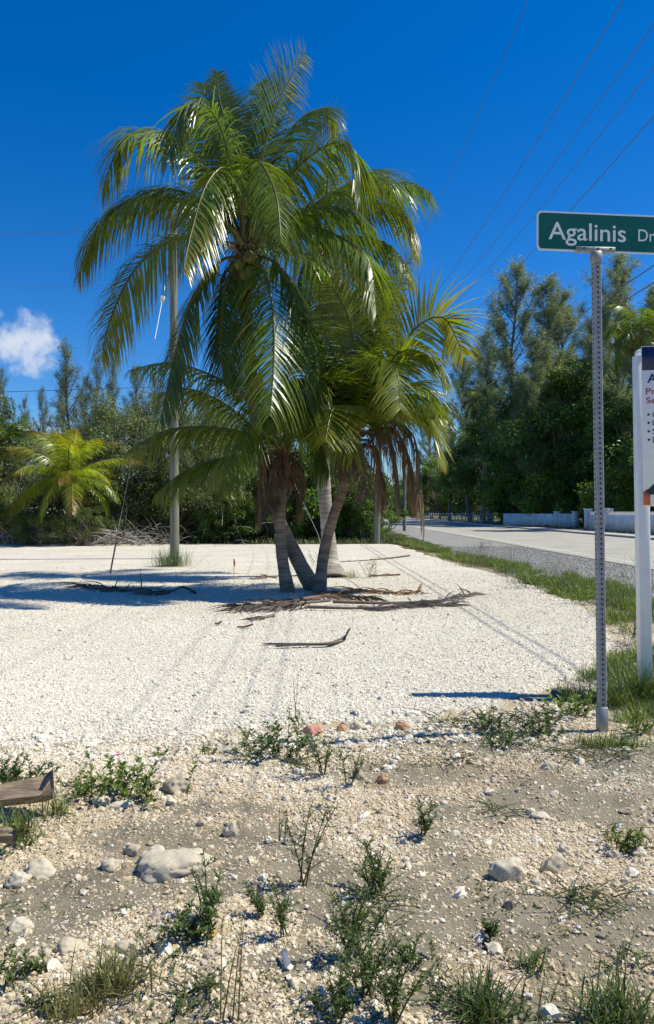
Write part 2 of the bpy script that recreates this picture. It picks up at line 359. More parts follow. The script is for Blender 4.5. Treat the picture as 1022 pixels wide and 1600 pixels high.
# grey bare-soil patches (photo position, half widths in metres)
SOIL = [(640, 1205, .75, .22), (430, 1335, .55, .42), (60, 1395, .5, .3), (800, 1430, .6, .22), (930, 1440, .4, .2), (560, 1380, .35, .3), (250, 1300, .5, .25), (520, 1500, .3, .12), (700, 1560, .3, .1), (320, 1260, .4, .12)]
SOILP = [(gp(a, b), w, h) for a, b, w, h in SOIL]
def gravelly(x, y):    # 1 = stony tan, 0 = bare grey soil
    n = fbm(x * 1.7, y * 1.7, 51, 5); g = sstep(.34, .56, n + .06)
    for c, w, h in SOILP:
        r = np.sqrt(((x - c[0]) / w) ** 2 + ((y - c[1]) / h) ** 2) + .9 * (fbm(x * 3.1, y * 3.1, 57, 4) - .5)
        g = g * (1 - .9 * sstep(1.15, .65, r))
    return g
def grid_faces(nx, ny):
    i = np.arange(ny - 1)[:, None] * nx; j = np.arange(nx - 1)[None]
    return np.stack([i + j, i + j + 1, i + nx + j + 1, i + nx + j], -1).reshape(-1, 4)
def ground():
    g = np.cumsum(np.geomspace(.06, 160, 40)); gx = np.arange(-4.6, 4.6001, .034)
    xs = np.concatenate([(gx[0] - g)[::-1], gx, gx[-1] + g])
    gy = np.arange(1.4, 8.6, .034); g2 = np.cumsum(np.geomspace(.05, 160, 44)); g0 = np.cumsum(np.geomspace(.06, 20, 14))
    ys = np.concatenate([(gy[0] - g0)[::-1], gy, gy[-1] + g2])
    X, Y = np.meshgrid(xs, ys); Z = dirt_z(X, Y)
    g = gravelly(X, Y)[..., None]; n = fbm(X * 6, Y * 6, 61, 4)[..., None]
    C = np.array([.225, .203, .150]) * (1 - g) + np.array([.44, .37, .245]) * g
    C = C * (.8 + .4 * n)
    far = sstep(22, 34, Y)[..., None]; C = C * (1 - far) + np.array([.075, .075, .04]) * far
    rgt = sstep(4.2, 6, X)[..., None]; C = C * (1 - rgt) + np.array([.12, .12, .07]) * rgt
    mb = MB(); mb.add(np.stack([X, Y, Z], -1), grid_faces(len(xs), len(ys)), 0, C.reshape(-1, 3))
    tag(mb.build('ground', M['dirt'], smooth=True), kind='structure')
ground()
def lot():
    u = np.concatenate([np.linspace(0, .86, 60)[:-1], np.linspace(.86, 1, 190)]); v = np.concatenate([np.linspace(0, .06, 40)[:-1], np.linspace(.06, .3, 130)[:-1], np.linspace(.3, 1, 90)])
    U, V = np.meshgrid(u, v); xl = -55.0
    X = xl + (4.9 - xl) * U; Y = 10 + 26 * V
    for k in range(4):
        f = pad_front(X) - .25; Y = f + (PAD_BACK + .6 - f) * V; X = xl + (pad_right(Y) + .3 - xl) * U
    Z = lot_z(X, Y); mb = MB(); mb.add(np.stack([X, Y, Z], -1), grid_faces(len(u), len(v)))
    tag(mb.build('gravel_lot', M['lot'], smooth=True), kind='structure')
lot()
def sheet(name, x0, x1, y0, y1, z, mat, nx=4, ny=60, wob=0, label=None):
    xs = np.linspace(0, 1, nx); ys = np.linspace(y0, y1, ny); U, Y = np.meshgrid(xs, ys)
    a = x0 + wob * (fbm(Y * .7, Y * 0 + 3, 71, 4) - .5); b = x1 + wob * .3 * (fbm(Y * .7, Y * 0 + 8, 73, 4) - .5)
    X = a + (b - a) * U
    mb = MB(); mb.add(np.stack([X, Y, np.full_like(X, z)], -1), grid_faces(nx, ny)); return tag(mb.build(name, mat), kind='structure')
sheet('road_shoulder', 5.3, 9.3, 2, 420, .012, M['shoulder'], 4, 400, 1.3)
sheet('road', 8.95, 18.3, -60, 520, .030, M['asphalt'], 3, 30)
ln = sheet('edge_line', 9.5, 9.62, -60, 400, .034, M['line'], 2, 10)
ln2 = sheet('edge_line', 17.55, 17.67, -60, 400, .034, M['line'], 2, 10)
def kerb():
    mb = MB(); mb.box((18.4, 200, .075), (.18, 520, .15)); tag(mb.build('kerb', M['concrete']), kind='structure')
    sheet('pavement', 18.49, 20.2, -40, 420, .14, M['concrete'], 2, 10)
    sheet('verge_far', 20.2, 60, -40, 420, .10, M['grass_soil'], 2, 10)
kerb()

# ------------------------------------------------------------------ scattered stones (geometry nodes, one object per kind of stone cover)
def scatter_group(name, mat, variants=6, sub=2, rough=.55):
    ng = bpy.data.node_groups.new(name, 'GeometryNodeTree')
    ng.interface.new_socket('Geometry', in_out='INPUT', socket_type='NodeSocketGeometry'); ng.interface.new_socket('Geometry', in_out='OUTPUT', socket_type='NodeSocketGeometry')
    N = ng.nodes.new; L = ng.links.new
    gi = N('NodeGroupInput'); go = N('NodeGroupOutput'); g2i = N('GeometryNodeGeometryToInstance')
    for k in range(variants):
        ico = N('GeometryNodeMeshIcoSphere'); ico.inputs['Subdivisions'].default_value = sub; ico.inputs['Radius'].default_value = 1.0
        sp = N('GeometryNodeSetPosition'); pos = N('GeometryNodeInputPosition')
        off = N('ShaderNodeVectorMath'); off.operation = 'ADD'; off.inputs[1].default_value = (k * 7.3, k * 3.1, -k * 5.7); L(pos.outputs[0], off.inputs[0])
        nz = N('ShaderNodeTexNoise'); nz.inputs['Scale'].default_value = 1.1; nz.inputs['Detail'].default_value = 2; L(off.outputs[0], nz.inputs['Vector'])
        s1 = N('ShaderNodeVectorMath'); s1.operation = 'SUBTRACT'; s1.inputs[1].default_value = (.5, .5, .5); L(nz.outputs['Color'], s1.inputs[0])
        s2 = N('ShaderNodeVectorMath'); s2.operation = 'SCALE'; s2.inputs['Scale'].default_value = rough * 4; L(s1.outputs[0], s2.inputs[0])
        L(ico.outputs['Mesh'], sp.inputs['Geometry']); L(s2.outputs[0], sp.inputs['Offset'])
        sm = N('GeometryNodeSetMaterial'); sm.inputs['Material'].default_value = mat; L(sp.outputs[0], sm.inputs[0])
        L(sm.outputs[0], g2i.inputs[0])
    iop = N('GeometryNodeInstanceOnPoints'); iop.inputs['Pick Instance'].default_value = True
    L(gi.outputs[0], iop.inputs['Points']); L(g2i.outputs[0], iop.inputs['Instance'])
    def na(nm, ty):
        a = N('GeometryNodeInputNamedAttribute'); a.data_type = ty; a.inputs['Name'].default_value = nm; return a.outputs['Attribute']
    L(na('pick', 'INT'), iop.inputs['Instance Index']); L(na('rot', 'FLOAT_VECTOR'), iop.inputs['Rotation']); L(na('scl', 'FLOAT_VECTOR'), iop.inputs['Scale'])
    L(iop.outputs[0], go.inputs[0]); return ng
def scatter(name, P, S, mat, label, cat, shade=None, variants=6, sub=2, flat=.65, seed=1, rough=.55):
    r = np.random.RandomState(seed); n = len(P); me = bpy.data.meshes.new(name)
    me.vertices.add(n); me.vertices.foreach_set('co', np.asarray(P, float).ravel())
    def attr(nm, ty, val):
        a = me.attributes.new(nm, ty, 'POINT'); a.data.foreach_set('vector' if ty == 'FLOAT_VECTOR' else 'value', val.ravel())
    scl = np.stack([S * r.uniform(.75, 1.3, n), S * r.uniform(.7, 1.1, n), S * flat * r.uniform(.7, 1.2, n)], 1)
    rot = np.stack([r.normal(0, .35, n), r.normal(0, .35, n), r.uniform(0, 6.283, n)], 1)
    attr('scl', 'FLOAT_VECTOR', scl); attr('rot', 'FLOAT_VECTOR', rot); attr('pick', 'INT', r.randint(0, variants, n).astype(np.int32))
    attr('shade', 'FLOAT', r.uniform(0, 1, n) if shade is None else shade)
    me.materials.append(mat)
    o = link(name, me); md = o.modifiers.new('scatter', 'NODES'); md.node_group = scatter_group(name, mat, variants, sub, rough)
    return tag(o, label, cat, kind='stuff')
rs = np.random.RandomState(5)
def fan_points(n, d0, d1, half=.50, pw=1.0):
    """points on the ground in the wedge in front of the viewer, density falling with distance ~ d^-pw per area"""
    u = rs.uniform(0, 1, n); k = 2 - pw
    d = (d0 ** k + u * (d1 ** k - d0 ** k)) ** (1 / k); x = rs.uniform(-half, half, n) * d
    return x, d
# crushed white limestone on the lot
x, y = fan_points(430000, 4.0, 23, .70, 1.75); e = pad_in(x, y) + .25 * (fbm(x * 4, y * 4, 81, 3) - .5)
k = (e > .02) & (rs.uniform(0, 1, len(x)) < 1 - sstep(13, 23, y)); x, y, e = x[k], y[k], e[k]
s = np.exp(rs.normal(math.log(.0072), .42, len(x))) * (1 + .9 * np.exp(-np.maximum(e, 0) / .25) * rs.uniform(0, 1, len(x))) * np.interp(y, [5, 12, 19], [1, 1.2, 1.5])
sh = np.clip(.62 + .5 * (fbm(x * .5, y * .5, 83, 4) - .5) + rs.normal(0, .22, len(x)), 0, 1)
scatter('lot_gravel', np.stack([x, y, lot_z(x, y) - s * .10], 1), s, M['lot_stone'], 'white crushed limestone covering the open lot', 'gravel', sh, 6, 1, .7, 2)
# tan and white pebbles on the dirt in front
x, y = fan_points(540000, 1.3, 6.8, .78, 1.0); g = gravelly(x, y); e = pad_in(x, y)
k = (rs.uniform(0, 1, len(x)) < .12 + .88 * g) & (e < .12) & (x < 4.2)
x, y, e = x[k], y[k], e[k]
s = np.exp(rs.normal(math.log(.0040), .52, len(x))); s = np.clip(s, .0022, .02)
s *= 1 + .7 * np.exp(-np.abs(e) / .35) * rs.uniform(0, 1, len(x))
warm = fbm(x * 1.1, y * 1.1, 87, 4); sh = np.clip(.55 + 1.1 * (.5 - warm) + .35 * np.exp(-np.abs(e) / .4) + rs.normal(0, .25, len(x)), 0, 1)
scatter('dirt_pebbles', np.stack([x, y, dirt_z(x, y) + s * .10], 1), s, M['dirt_stone'], 'tan and white limestone pebbles strewn over the dirt', 'gravel', sh, 6, 2, .65, 3)
# bigger loose stones along the ragged edge between lot and dirt
x, y = fan_points(13500, 2.0, 7.5, .78, .8); e = pad_in(x, y)
k = rs.uniform(0, 1, len(x)) < (.9 * np.exp(-(np.abs(e + .12) / .22) ** 2) + .05)
x, y = x[k], y[k]; s = np.clip(np.exp(rs.normal(math.log(.015), .4, len(x))), .008, .034)
scatter('edge_stones', np.stack([x, y, np.maximum(dirt_z(x, y), lot_z(x, y)) + s * .15], 1), s, M['lot_stone'], 'small broken limestone lumps along the edge of the lot', 'gravel', rs.uniform(.2, 1, len(x)), 6, 2, .7, 4, .6)
x = rs.uniform(2.0, 5.6, 30000); y = rs.uniform(5.6, 17, 30000); e = pad_in(x, y); k = (e < .25) & (e > -1.3) & (y > 5.2 + .3 * x); x, y, e = x[k], y[k], e[k]; s = np.exp(rs.normal(math.log(.010), .45, len(x)))
scatter('verge_stones', np.stack([x, y, np.maximum(dirt_z(x, y), lot_z(x, y))], 1), s, M['lot_stone'], 'white limestone crumbs between the lot and the grass verge', 'gravel', rs.uniform(.1, .9, len(x)), 6, 1, .65, 7)
# grey chippings on the road shoulder
x = rs.uniform(4.6, 9.0, 26000); y = rs.uniform(9, 34, 26000); s = np.exp(rs.normal(math.log(.014), .3, len(x)))
scatter('shoulder_gravel', np.stack([x, y, np.full_like(x, .014)], 1), s, M['grey_stone'], 'grey chippings on the road shoulder', 'gravel', None, 4, 1, .6, 6)

# single rocks -----------------------------------------------------
def rock_mesh(name, seed, sub=3, rough=.35, mat=None):
    bm = bmesh.new(); bmesh.ops.create_icosphere(bm, subdivisions=sub, radius=1); r = random.Random(seed)
    planes = [(Vector((r.gauss(0, 1), r.gauss(0, 1), r.gauss(0, 1))).normalized(), r.uniform(.55, .85)) for _ in range(9)]
    o = Vector((seed * 3.7, seed * 1.3, 5))
    for v in bm.verts:
        p = v.co.copy(); p *= 1 + rough * mnoise.noise(p * 1.2 + o)
        for n, d in planes:
            q = p.dot(n) - d
            if q > 0: p -= n * q * .7
        p *= 1 + .16 * mnoise.noise(p * 3.3 + o) + .09 * mnoise.noise(p * 8 + o) + .04 * mnoise.noise(p * 19 + o); v.co = p
    me = bpy.data.meshes.new(name); bm.to_mesh(me); bm.free(); me.polygons.foreach_set('use_smooth', [sub > 3] * len(me.polygons)); me.materials.append(mat or M['cobble']); return me
rock_id = [0]
def rock(px, py, w, h, label, mat=None, depth=None, sink=.35, rz=0, cat='rock', name='rock', group=None, me=None):
    rock_id[0] += 1; p = gp(px, py); d = p[1]; W = w / FPX * d; H = h / FPX * d
    o = link(name, me or rock_mesh(name, rock_id[0], 4 if w > 25 else 3, .45, mat)); D = depth or W * .8
    o.scale = (W * .62, D * .62, H * .8); zz = max(float(dirt_z(p[0], p[1])), float(lot_z(p[0], p[1])) if float(pad_in(p[0], p[1])) > 0 else -1)
    o.location = (p[0], p[1] + D * .3, zz + H * (.5 - sink)); o.rotation_euler = (0, 0, rz)
    return tag(o, label, cat, group)
M['pale_rock'] = stone_mat('pale_rock', [(0, (.48, .42, .32)), (1, (.58, .53, .43))], False)
M['red_rock'] = plain('red_rock', (.55, .22, .20), .9, var=.3, scale=30)
M['dark_rock'] = plain('dark_rock', (.10, .095, .09), .9, var=.35, scale=20, bump=.5)
M['rust_rock'] = plain('rust_rock', (.45, .26, .14), .9, var=.3, scale=25, bump=.4)
rock(272, 1362, 88, 34, 'largest pale limestone boulder, flat and half buried in the dirt', M['pale_rock'], .24, .40, .3)
rock(237, 1345, 42, 24, 'low pale rock touching the left side of the largest boulder', M['pale_rock'], None, .45)
rock(797, 1366, 46, 34, 'angular grey white rock alone on the dirt, right of centre', M['pale_rock'])
rock(870, 1352, 36, 28, 'pale rock beside green mat of weeds on the right', M['pale_rock'], None, .4)
rock(886, 1322, 20, 16, 'small rounded rock just above the pale rock by the weeds')
rock(361, 1298, 22, 24, 'upright pale stone on grey soil above the largest boulder', M['pale_rock'])
rock(276, 1233, 38, 22, 'brownish split rock on dirt right of the flowering weed')
rock(157, 1253, 24, 16, 'white rock directly in front of the flowering weed', M['pale_rock'])
rock(186, 1256, 34, 9, 'long thin white stone in front of the flowering weed', M['pale_rock'])
rock(173, 1352, 30, 14, 'flat pale stone left of the largest boulder', M['pale_rock'])
rock(205, 1330, 26, 16, 'pale rounded stone up and left of the largest boulder')
rock(60, 1362, 44, 22, 'broad low pale rock near the left edge', M['pale_rock'], None, .42)
rock(25, 1375, 34, 20, 'pale rock at the left edge, beside dark soil')
rock(28, 1445, 34, 16, 'whitish low rock at left edge on grey soil', M['pale_rock'], None, .42)
rock(105, 1480, 44, 16, 'flat white stone at lower left among tan pebbles', M['pale_rock'], None, .45)
rock(200, 1482, 36, 15, 'flat white stone at lower left, right of another flat stone', M['pale_rock'], None, .45)
rock(320, 1346, 14, 12, 'small grey stone touching the right of the largest boulder')
rock(962, 1330, 18, 14, 'round pale stone by the bright green leafy weed on the right')
rock(1000, 1326, 20, 16, 'pale stone at the right edge near the leafy weed')
rock(780, 1555, 30, 17, 'white stone at bottom right of the dry grass tuft', M['pale_rock'])
rock(978, 1262, 18, 10, 'flat stone near the right edge below the street sign')
rock(845, 1270, 22, 12, 'greyish flat stone in the middle of the right dirt patch')
rock(795, 1412, 16, 11, 'small dark topped stone below the angular grey white rock', M['dark_rock'])
rock(452, 1312, 18, 14, 'pale stone on grey soil left of the tall sparse weed')
rock(647, 1338, 18, 12, 'brown stone beneath the low weed right of centre')
rock(862, 1205, 24, 16, 'white stone on the edge of weeds left of the sign post', M['pale_rock'])
rock(488, 1143, 26, 17, 'pink red painted rock on the edge of the gravel lot', M['red_rock'])
rock(494, 1166, 26, 16, 'white rock just below the pink red rock', M['pale_rock'])
rock(534, 1137, 15, 11, 'small rust brown rock right of the pink red rock', M['rust_rock'])
rock(558, 1134, 20, 15, 'grey rock standing right of the small rust brown rock')
rock(630, 1139, 18, 13, 'rust brown lump on the edge of the lot, further right', M['rust_rock'])
rock(871, 1092, 22, 17, 'dark rock on the lot edge left of the sign post', M['dark_rock'])
rock(328, 1467, 19, 11, 'orange yellow stone among weeds at lower left', plain('ochre_rock', (.58, .33, .07), .85, var=.2, scale=20))
rock(597, 1218, 16, 14, 'brownish pointed stone on dark soil, centre of dirt', M['rust_rock'])
rock(560, 1212, 20, 18, 'angular tan stone on the dirt just right of spiky weed')
protos = [rock_mesh('cobble', 100 + k, 2, .4) for k in range(7)]
n = 0
while n < 80:
    px = rs.uniform(0, 1022); py = 1170 + 430 * rs.uniform(0, 1) ** 1.2; p = gp(px, py)
    if pad_in(p[0], p[1]) > -.05 or rs.uniform() > .25 + .75 * gravelly(p[0], p[1]): continue
    w = 9 + 10 * rs.uniform() ** 2
    rock(px, py, w, w * rs.uniform(.5, .75), 'small pale limestone cobble lying loose on the stony dirt', None, None, .3, rs.uniform(0, 6.3), 'stone', 'cobble', 'loose cobbles on the dirt', protos[n % 7]); n += 1
# ------------------------------------------------------------------ coconut palms
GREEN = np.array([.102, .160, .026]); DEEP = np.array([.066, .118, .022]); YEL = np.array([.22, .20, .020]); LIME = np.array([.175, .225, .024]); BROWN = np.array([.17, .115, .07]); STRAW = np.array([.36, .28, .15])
def frond(mb, pts, leaf=.75, n=78, tint=GREEN, tipc=None, droop=.36, roll=0.0, seed=0, start=.14, rach=.030, wid=.040, vang=6, dead=False, spread=72, yellow=.12, nseg=4):
    r = np.random.RandomState(seed); C = spline(pts, 60); P0 = C[0]
    H = C[-1] - C[0] if abs((C[-1] - C[0])[:2]).sum() > .15 else C[len(C) // 2] - C[0]
    H = np.array([H[0], H[1], 0]); H = H / (np.linalg.norm(H) + 1e-9); S0 = np.cross(H, [0, 0, 1.0])
    T = nrm(np.gradient(C, axis=0)); S = nrm(S0 - (T @ S0)[:, None] * T); U = np.cross(S, T)
    sN = np.linspace(0, 1, 60); a = R(roll) * np.clip(sN * 1.6, 0, 1); ca, sa = np.cos(a)[:, None], np.sin(a)[:, None]
    S, U = S * ca + U * sa, U * ca - S * sa
    pet = np.array([.20, .19, .05]) if not dead else np.array([.20, .15, .10])
    rt = pet * (1 - sN[:, None] * .35); mb.tube(C[::3], (rach * (1 - sN[::3]) ** .8 + .005), 5, 0, rt[::3], False)
    for sd in (-1, 1):
        m = n; t = start + (1 - start) * (np.arange(m) + r.uniform(-.35, .35, m)) / m; t = np.clip(t, start, 1)
        idx = t * 59; i0 = np.clip(np.floor(idx).astype(int), 0, 58); f = (idx - i0)[:, None]
        ip = lambda A: A[i0] * (1 - f) + A[i0 + 1] * f
        P, t_, s_, u_ = ip(C), nrm(ip(T)), nrm(ip(S)), nrm(ip(U))
        q = (t - start) / (1 - start)
        L = 1.45 * leaf * (.62 + .5 * np.sin(np.pi * np.clip(q * .82 + .12, 0, 1))) * np.where(q > .75, 1 - (q - .75) * 1.9, 1) * r.uniform(.86, 1.1, m)
        ang = np.radians(r.normal(0, 22 if dead else 1, m) + spread - 26 * q + r.normal(0, 3, m)); v = np.radians(vang * (1 - .5 * q) + r.normal(0, 5, m))
        D = np.cos(ang)[:, None] * t_ + np.sin(ang)[:, None] * (sd * s_ * np.cos(v)[:, None] + u_ * np.sin(v)[:, None])
        D = nrm(D + r.normal(0, .025, (m, 3)))
        base = np.asarray(tint)[None] * r.uniform(.72, 1.3, (m, 1)); yk = (np.clip(q - .45, 0, 1) * yellow * 2.4 + (r.uniform(0, 1, m) < yellow * .35) * .6)[:, None]
        base = base * (1 - yk) + YEL * yk if not dead else np.asarray(tint)[None] * r.uniform(.45, 1.7, (m, 1))
        tp = (np.asarray(tipc)[None] if tipc is not None else YEL * .85) * r.uniform(.7, 1.2, (m, 1)); kk = r.uniform(.1, .75, (m, 1)); tp = base * (1 - kk) + tp * kk
        if r.uniform() < 2:
            brk = r.uniform(0, 1, m) < .05; L = np.where(brk, L * .55, L)
        mb.strips(P, D, L, wid * r.uniform(.75, 1.15, m) * np.where(q > .8, .75, 1), t_ + u_ * .25, droop * r.uniform(.65, 1.4, m), nseg, 0, base, tip=tp)
def arc(base, az, el, L, bend, n=6, twist=0):
    p = np.array(base, float); out = [p.copy()]
    for k in range(n):
        e = R(el - bend * ((k + .5) / n) ** 1.4); a = R(az + twist * k / n)
        p = p + L / n * np.array([math.sin(a) * math.cos(e), math.cos(a) * math.cos(e), math.sin(e)]); out.append(p.copy())
    return out
def pxarc(pts, d0, dd):
    k = len(pts) - 1; return [at(x, y, d0 + dd * (i / k)) for i, (x, y) in enumerate(pts)]
def palm_trunk(pts, rad, parent, flare=1.5, ring=.075, n=14, top=BROWN, base=(.24, .21, .17)):
    L = np.linalg.norm(np.diff(np.array(pts), axis=0), axis=1).sum(); k = max(int(L / .022), 30); C = spline(pts, k); s = np.linspace(0, L, k)
    r = np.interp(s / L, [0, .06, .18, 1], [rad * flare, rad * 1.22, rad, rad * .82]); rr = np.random.RandomState(int(rad * 1e4))
    ph = s / ring + .8 * vn(s * 2.2, s * 0, 3); saw = (ph % 1.0)
    r = r * (1 + .055 * (saw - .5) + .06 * (vn(s * 9, s * 0 + 2, 5) - .5))
    dark = np.where(saw < .16, .55, 1.0) * (.8 + .4 * vn(s * 5, s * 0, 8))
    c = np.array(base)[None] * (1 - (s / L)[:, None] ** 3) + np.asarray(top)[None] * (s / L)[:, None] ** 3
    mb = MB(); mb.tube(C, r, n, 0, c * dark[:, None])
    return mb.build('trunk', M['trunk'], parent, True)
def crown_shaft(c, parent, rad, h, n, seed, L0=.35, name='leaf_base'):
    """old leaf bases and fibre round the growing point"""
    r = np.random.RandomState(seed)
    for k in range(n):
        mb = MB(); az = k * 137.5 + r.uniform(-15, 15); z = h * (k / n - .55); b = np.array(c) + [rad * .7 * math.sin(R(az)), rad * .7 * math.cos(R(az)), z]
        pts = spline(arc(b, az, r.uniform(35, 70), r.uniform(.6, 1.2) * L0, 55, 4), 8)
        t = BROWN * r.uniform(.6, 1.3) if k < n * .6 else np.array([.20, .17, .06])
        mb.tube(pts, np.linspace(.055, .018, 8), 6, 0, t); mb.build(name, M['dead'], parent, True)
def fibre(c, parent, rad, h, n, seed, L=(.3, .8), tint=BROWN):
    r = np.random.RandomState(seed); mb = MB(); az = r.uniform(0, 6.283, n)
    P = np.array(c) + np.stack([np.sin(az) * rad, np.cos(az) * rad, r.uniform(-h, h * .4, n)], 1)
    D = np.stack([np.sin(az) * .7, np.cos(az) * .7, r.uniform(-.6, .3, n)], 1)
    mb.strips(P, D, r.uniform(*L, n), r.uniform(.012, .04, n), np.cross(D, [0, 0, 1.0]), r.uniform(.4, .9, n), 4, 0, tint * r.uniform(.5, 1.5, (n, 1)))
    return mb.build('fibre', M['dead'], parent)
def dead_frond(pts, parent, seed, leaf=.5, n=95, tint=BROWN):
    mb = MB(); frond(mb, pts, leaf, int(n * 1.6), tint * .9, STRAW * .8, .62, 0, seed, .12, .022, .020, 0, True, 62, 0)
    return mb.build('dead_frond', M['dead'], parent)
def add_frond(parent, *a, **k):
    mb = MB(); frond(mb, *a, **k); return mb.build('frond', M['palm'], parent)
def coconuts(c, parent, n, seed, rad=.24, size=.10, tint=((.20, .22, .03), (.11, .15, .03))):
    r = np.random.RandomState(seed)
    for k in range(n):
        az = r.uniform(100, 300) if k % 3 else r.uniform(0, 360); p = np.array(c) + [rad * math.sin(R(az)) * r.uniform(.8, 1.3), rad * math.cos(R(az)) * r.uniform(.8, 1.3), r.uniform(-.28, .12)]
        bm = bmesh.new(); bmesh.ops.create_uvsphere(bm, u_segments=10, v_segments=7, radius=1)
        for v in bm.verts:
            z = v.co.z; f = 1 + .08 * math.cos(3 * math.atan2(v.co.y, v.co.x)) ; v.co = Vector((v.co.x * f * size * (1 - .12 * z), v.co.y * f * size * (1 - .12 * z), z * size * 1.25))
        bm.verts.index_update(); V = np.array([v.co[:] for v in bm.verts]); F4 = [[v.index for v in f.verts] for f in bm.faces if len(f.verts) == 4]; F3 = [[v.index for v in f.verts] for f in bm.faces if len(f.verts) == 3]; bm.free()
        t = np.array(tint[0]) * .5 + np.array(tint[1]) * .5 if r.uniform() < .4 else np.array(tint[r.randint(2)])
        mb = MB(); mb.add(V + p, F4, 0, t); mb.f.append(np.array(F3)); mb.m.append(np.zeros(len(F3), int)); mb.build('coconut', M['palm'], parent, True)

def tall_front_palm():
    root = empty('coconut_palm', gp(490, 922), 'tallest coconut palm of the clump, leaning left with green coconuts under its crown', 'palm tree', 'clump of coconut palms')
    d = 14.4; c = at(383, 395, d)
    palm_trunk([gp(494, 924) - [0, 0, .05], at(462, 868, 14.9), at(428, 790, 14.8), at(405, 690, 14.6), at(390, 560, 14.45), at(382, 450, d), c], .135, root, 1.25, .07)
    F = [  # photo points of the midrib, depth change to tip, leaflet length, roll, tint, yellow
        ([(383, 385), (368, 290), (345, 200), (318, 163), (288, 170), (264, 245)], -.9, .80, 10, GREEN, .12),
        ([(380, 385), (345, 290), (285, 225), (235, 205), (190, 222), (158, 300)], .5, .85, 0, GREEN * 1.15, .22),
        ([(378, 390), (345, 340), (285, 312), (205, 312), (148, 362), (122, 430)], .0, .78, 0, GREEN, .25),
        ([(378, 395), (330, 372), (262, 378), (208, 425), (172, 500), (158, 560)], .7, .85, -15, GREEN * 1.1, .4),
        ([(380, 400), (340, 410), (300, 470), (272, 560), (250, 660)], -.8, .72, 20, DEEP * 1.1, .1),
        ([(384, 390), (374, 310), (352, 262), (322, 290), (300, 360), (286, 425)], -2.4, .70, 0, GREEN * 1.2, .45),
        ([(388, 380), (405, 270), (428, 180), (452, 125), (478, 84)], .9, .58, 70, GREEN * 1.3, .5),
        ([(386, 380), (390, 270), (400, 190), (408, 128)], 1.6, .70, 30, GREEN, .05),
        ([(392, 385), (425, 310), (475, 252), (525, 222), (556, 240), (562, 310)], -.7, .85, 0, GREEN, .12),
        ([(392, 392), (430, 362), (490, 356), (540, 376), (578, 412), (588, 490)], -1.0, .75, -10, GREEN * 1.1, .15),
        ([(388, 400), (410, 420), (426, 480), (428, 560), (422, 650)], -1.9, .82, 0, GREEN * 1.1, .15),
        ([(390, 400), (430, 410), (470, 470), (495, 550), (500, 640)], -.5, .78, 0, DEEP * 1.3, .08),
        ([(384, 380), (360, 270), (330, 200), (318, 130)], 1.1, .70, 50, GREEN, .05),
        ([(384, 380), (372, 250), (344, 160), (340, 112)], .2, .35, 60, GREEN, .1),
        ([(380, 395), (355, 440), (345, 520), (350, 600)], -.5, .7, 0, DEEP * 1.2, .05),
        ([(392, 385), (440, 300), (480, 230), (520, 190)], 2.0, .7, 40, LIME, .3),
        ([(390, 380), (420, 270), (455, 200), (500, 170), (530, 200)], 1.4, .7, 0, GREEN, .1),
        ([(392, 395), (450, 350), (520, 300), (585, 275), (615, 300)], 1.2, .75, 0, GREEN, .12),
        ([(384, 385), (380, 300), (400, 250), (430, 300), (440, 380)], -2.2, .65, 0, GREEN, .1),
    ]
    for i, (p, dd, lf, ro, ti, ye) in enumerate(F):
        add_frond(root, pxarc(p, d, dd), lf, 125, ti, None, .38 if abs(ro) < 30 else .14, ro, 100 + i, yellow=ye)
    for i, az in enumerate([-50, 0, 45, -95, 95]):
        add_frond(root, arc(c + [0, 0, .05], az, 62 - (i % 3) * 18, 2.9, 95, twist=20), .78, 76, DEEP * 1.2, None, .33, 0, 140 + i, yellow=.08)
    for i, (p, dd) in enumerate([([(383, 410), (372, 440), (366, 520), (364, 610)], -.3), ([(385, 410), (392, 450), (388, 540), (384, 625)], -.4), ([(380, 405), (350, 430), (340, 500), (336, 560)], .3)]):
        dead_frond(pxarc(p, d, dd), root, 160 + i, .5, 50, BROWN * .75)
    crown_shaft(c - [0, 0, .1], root, .15, .7, 22, 170); fibre(c, root, .15, .5, 160, 171, tint=BROWN * .8)
    coconuts(c - [0, 0, .28], root, 11, 172, .27, .105); coconuts(at(426, 348, d - .3), root, 5, 174, .12, .045, ((.42, .42, .16), (.32, .34, .08)))
tall_front_palm()
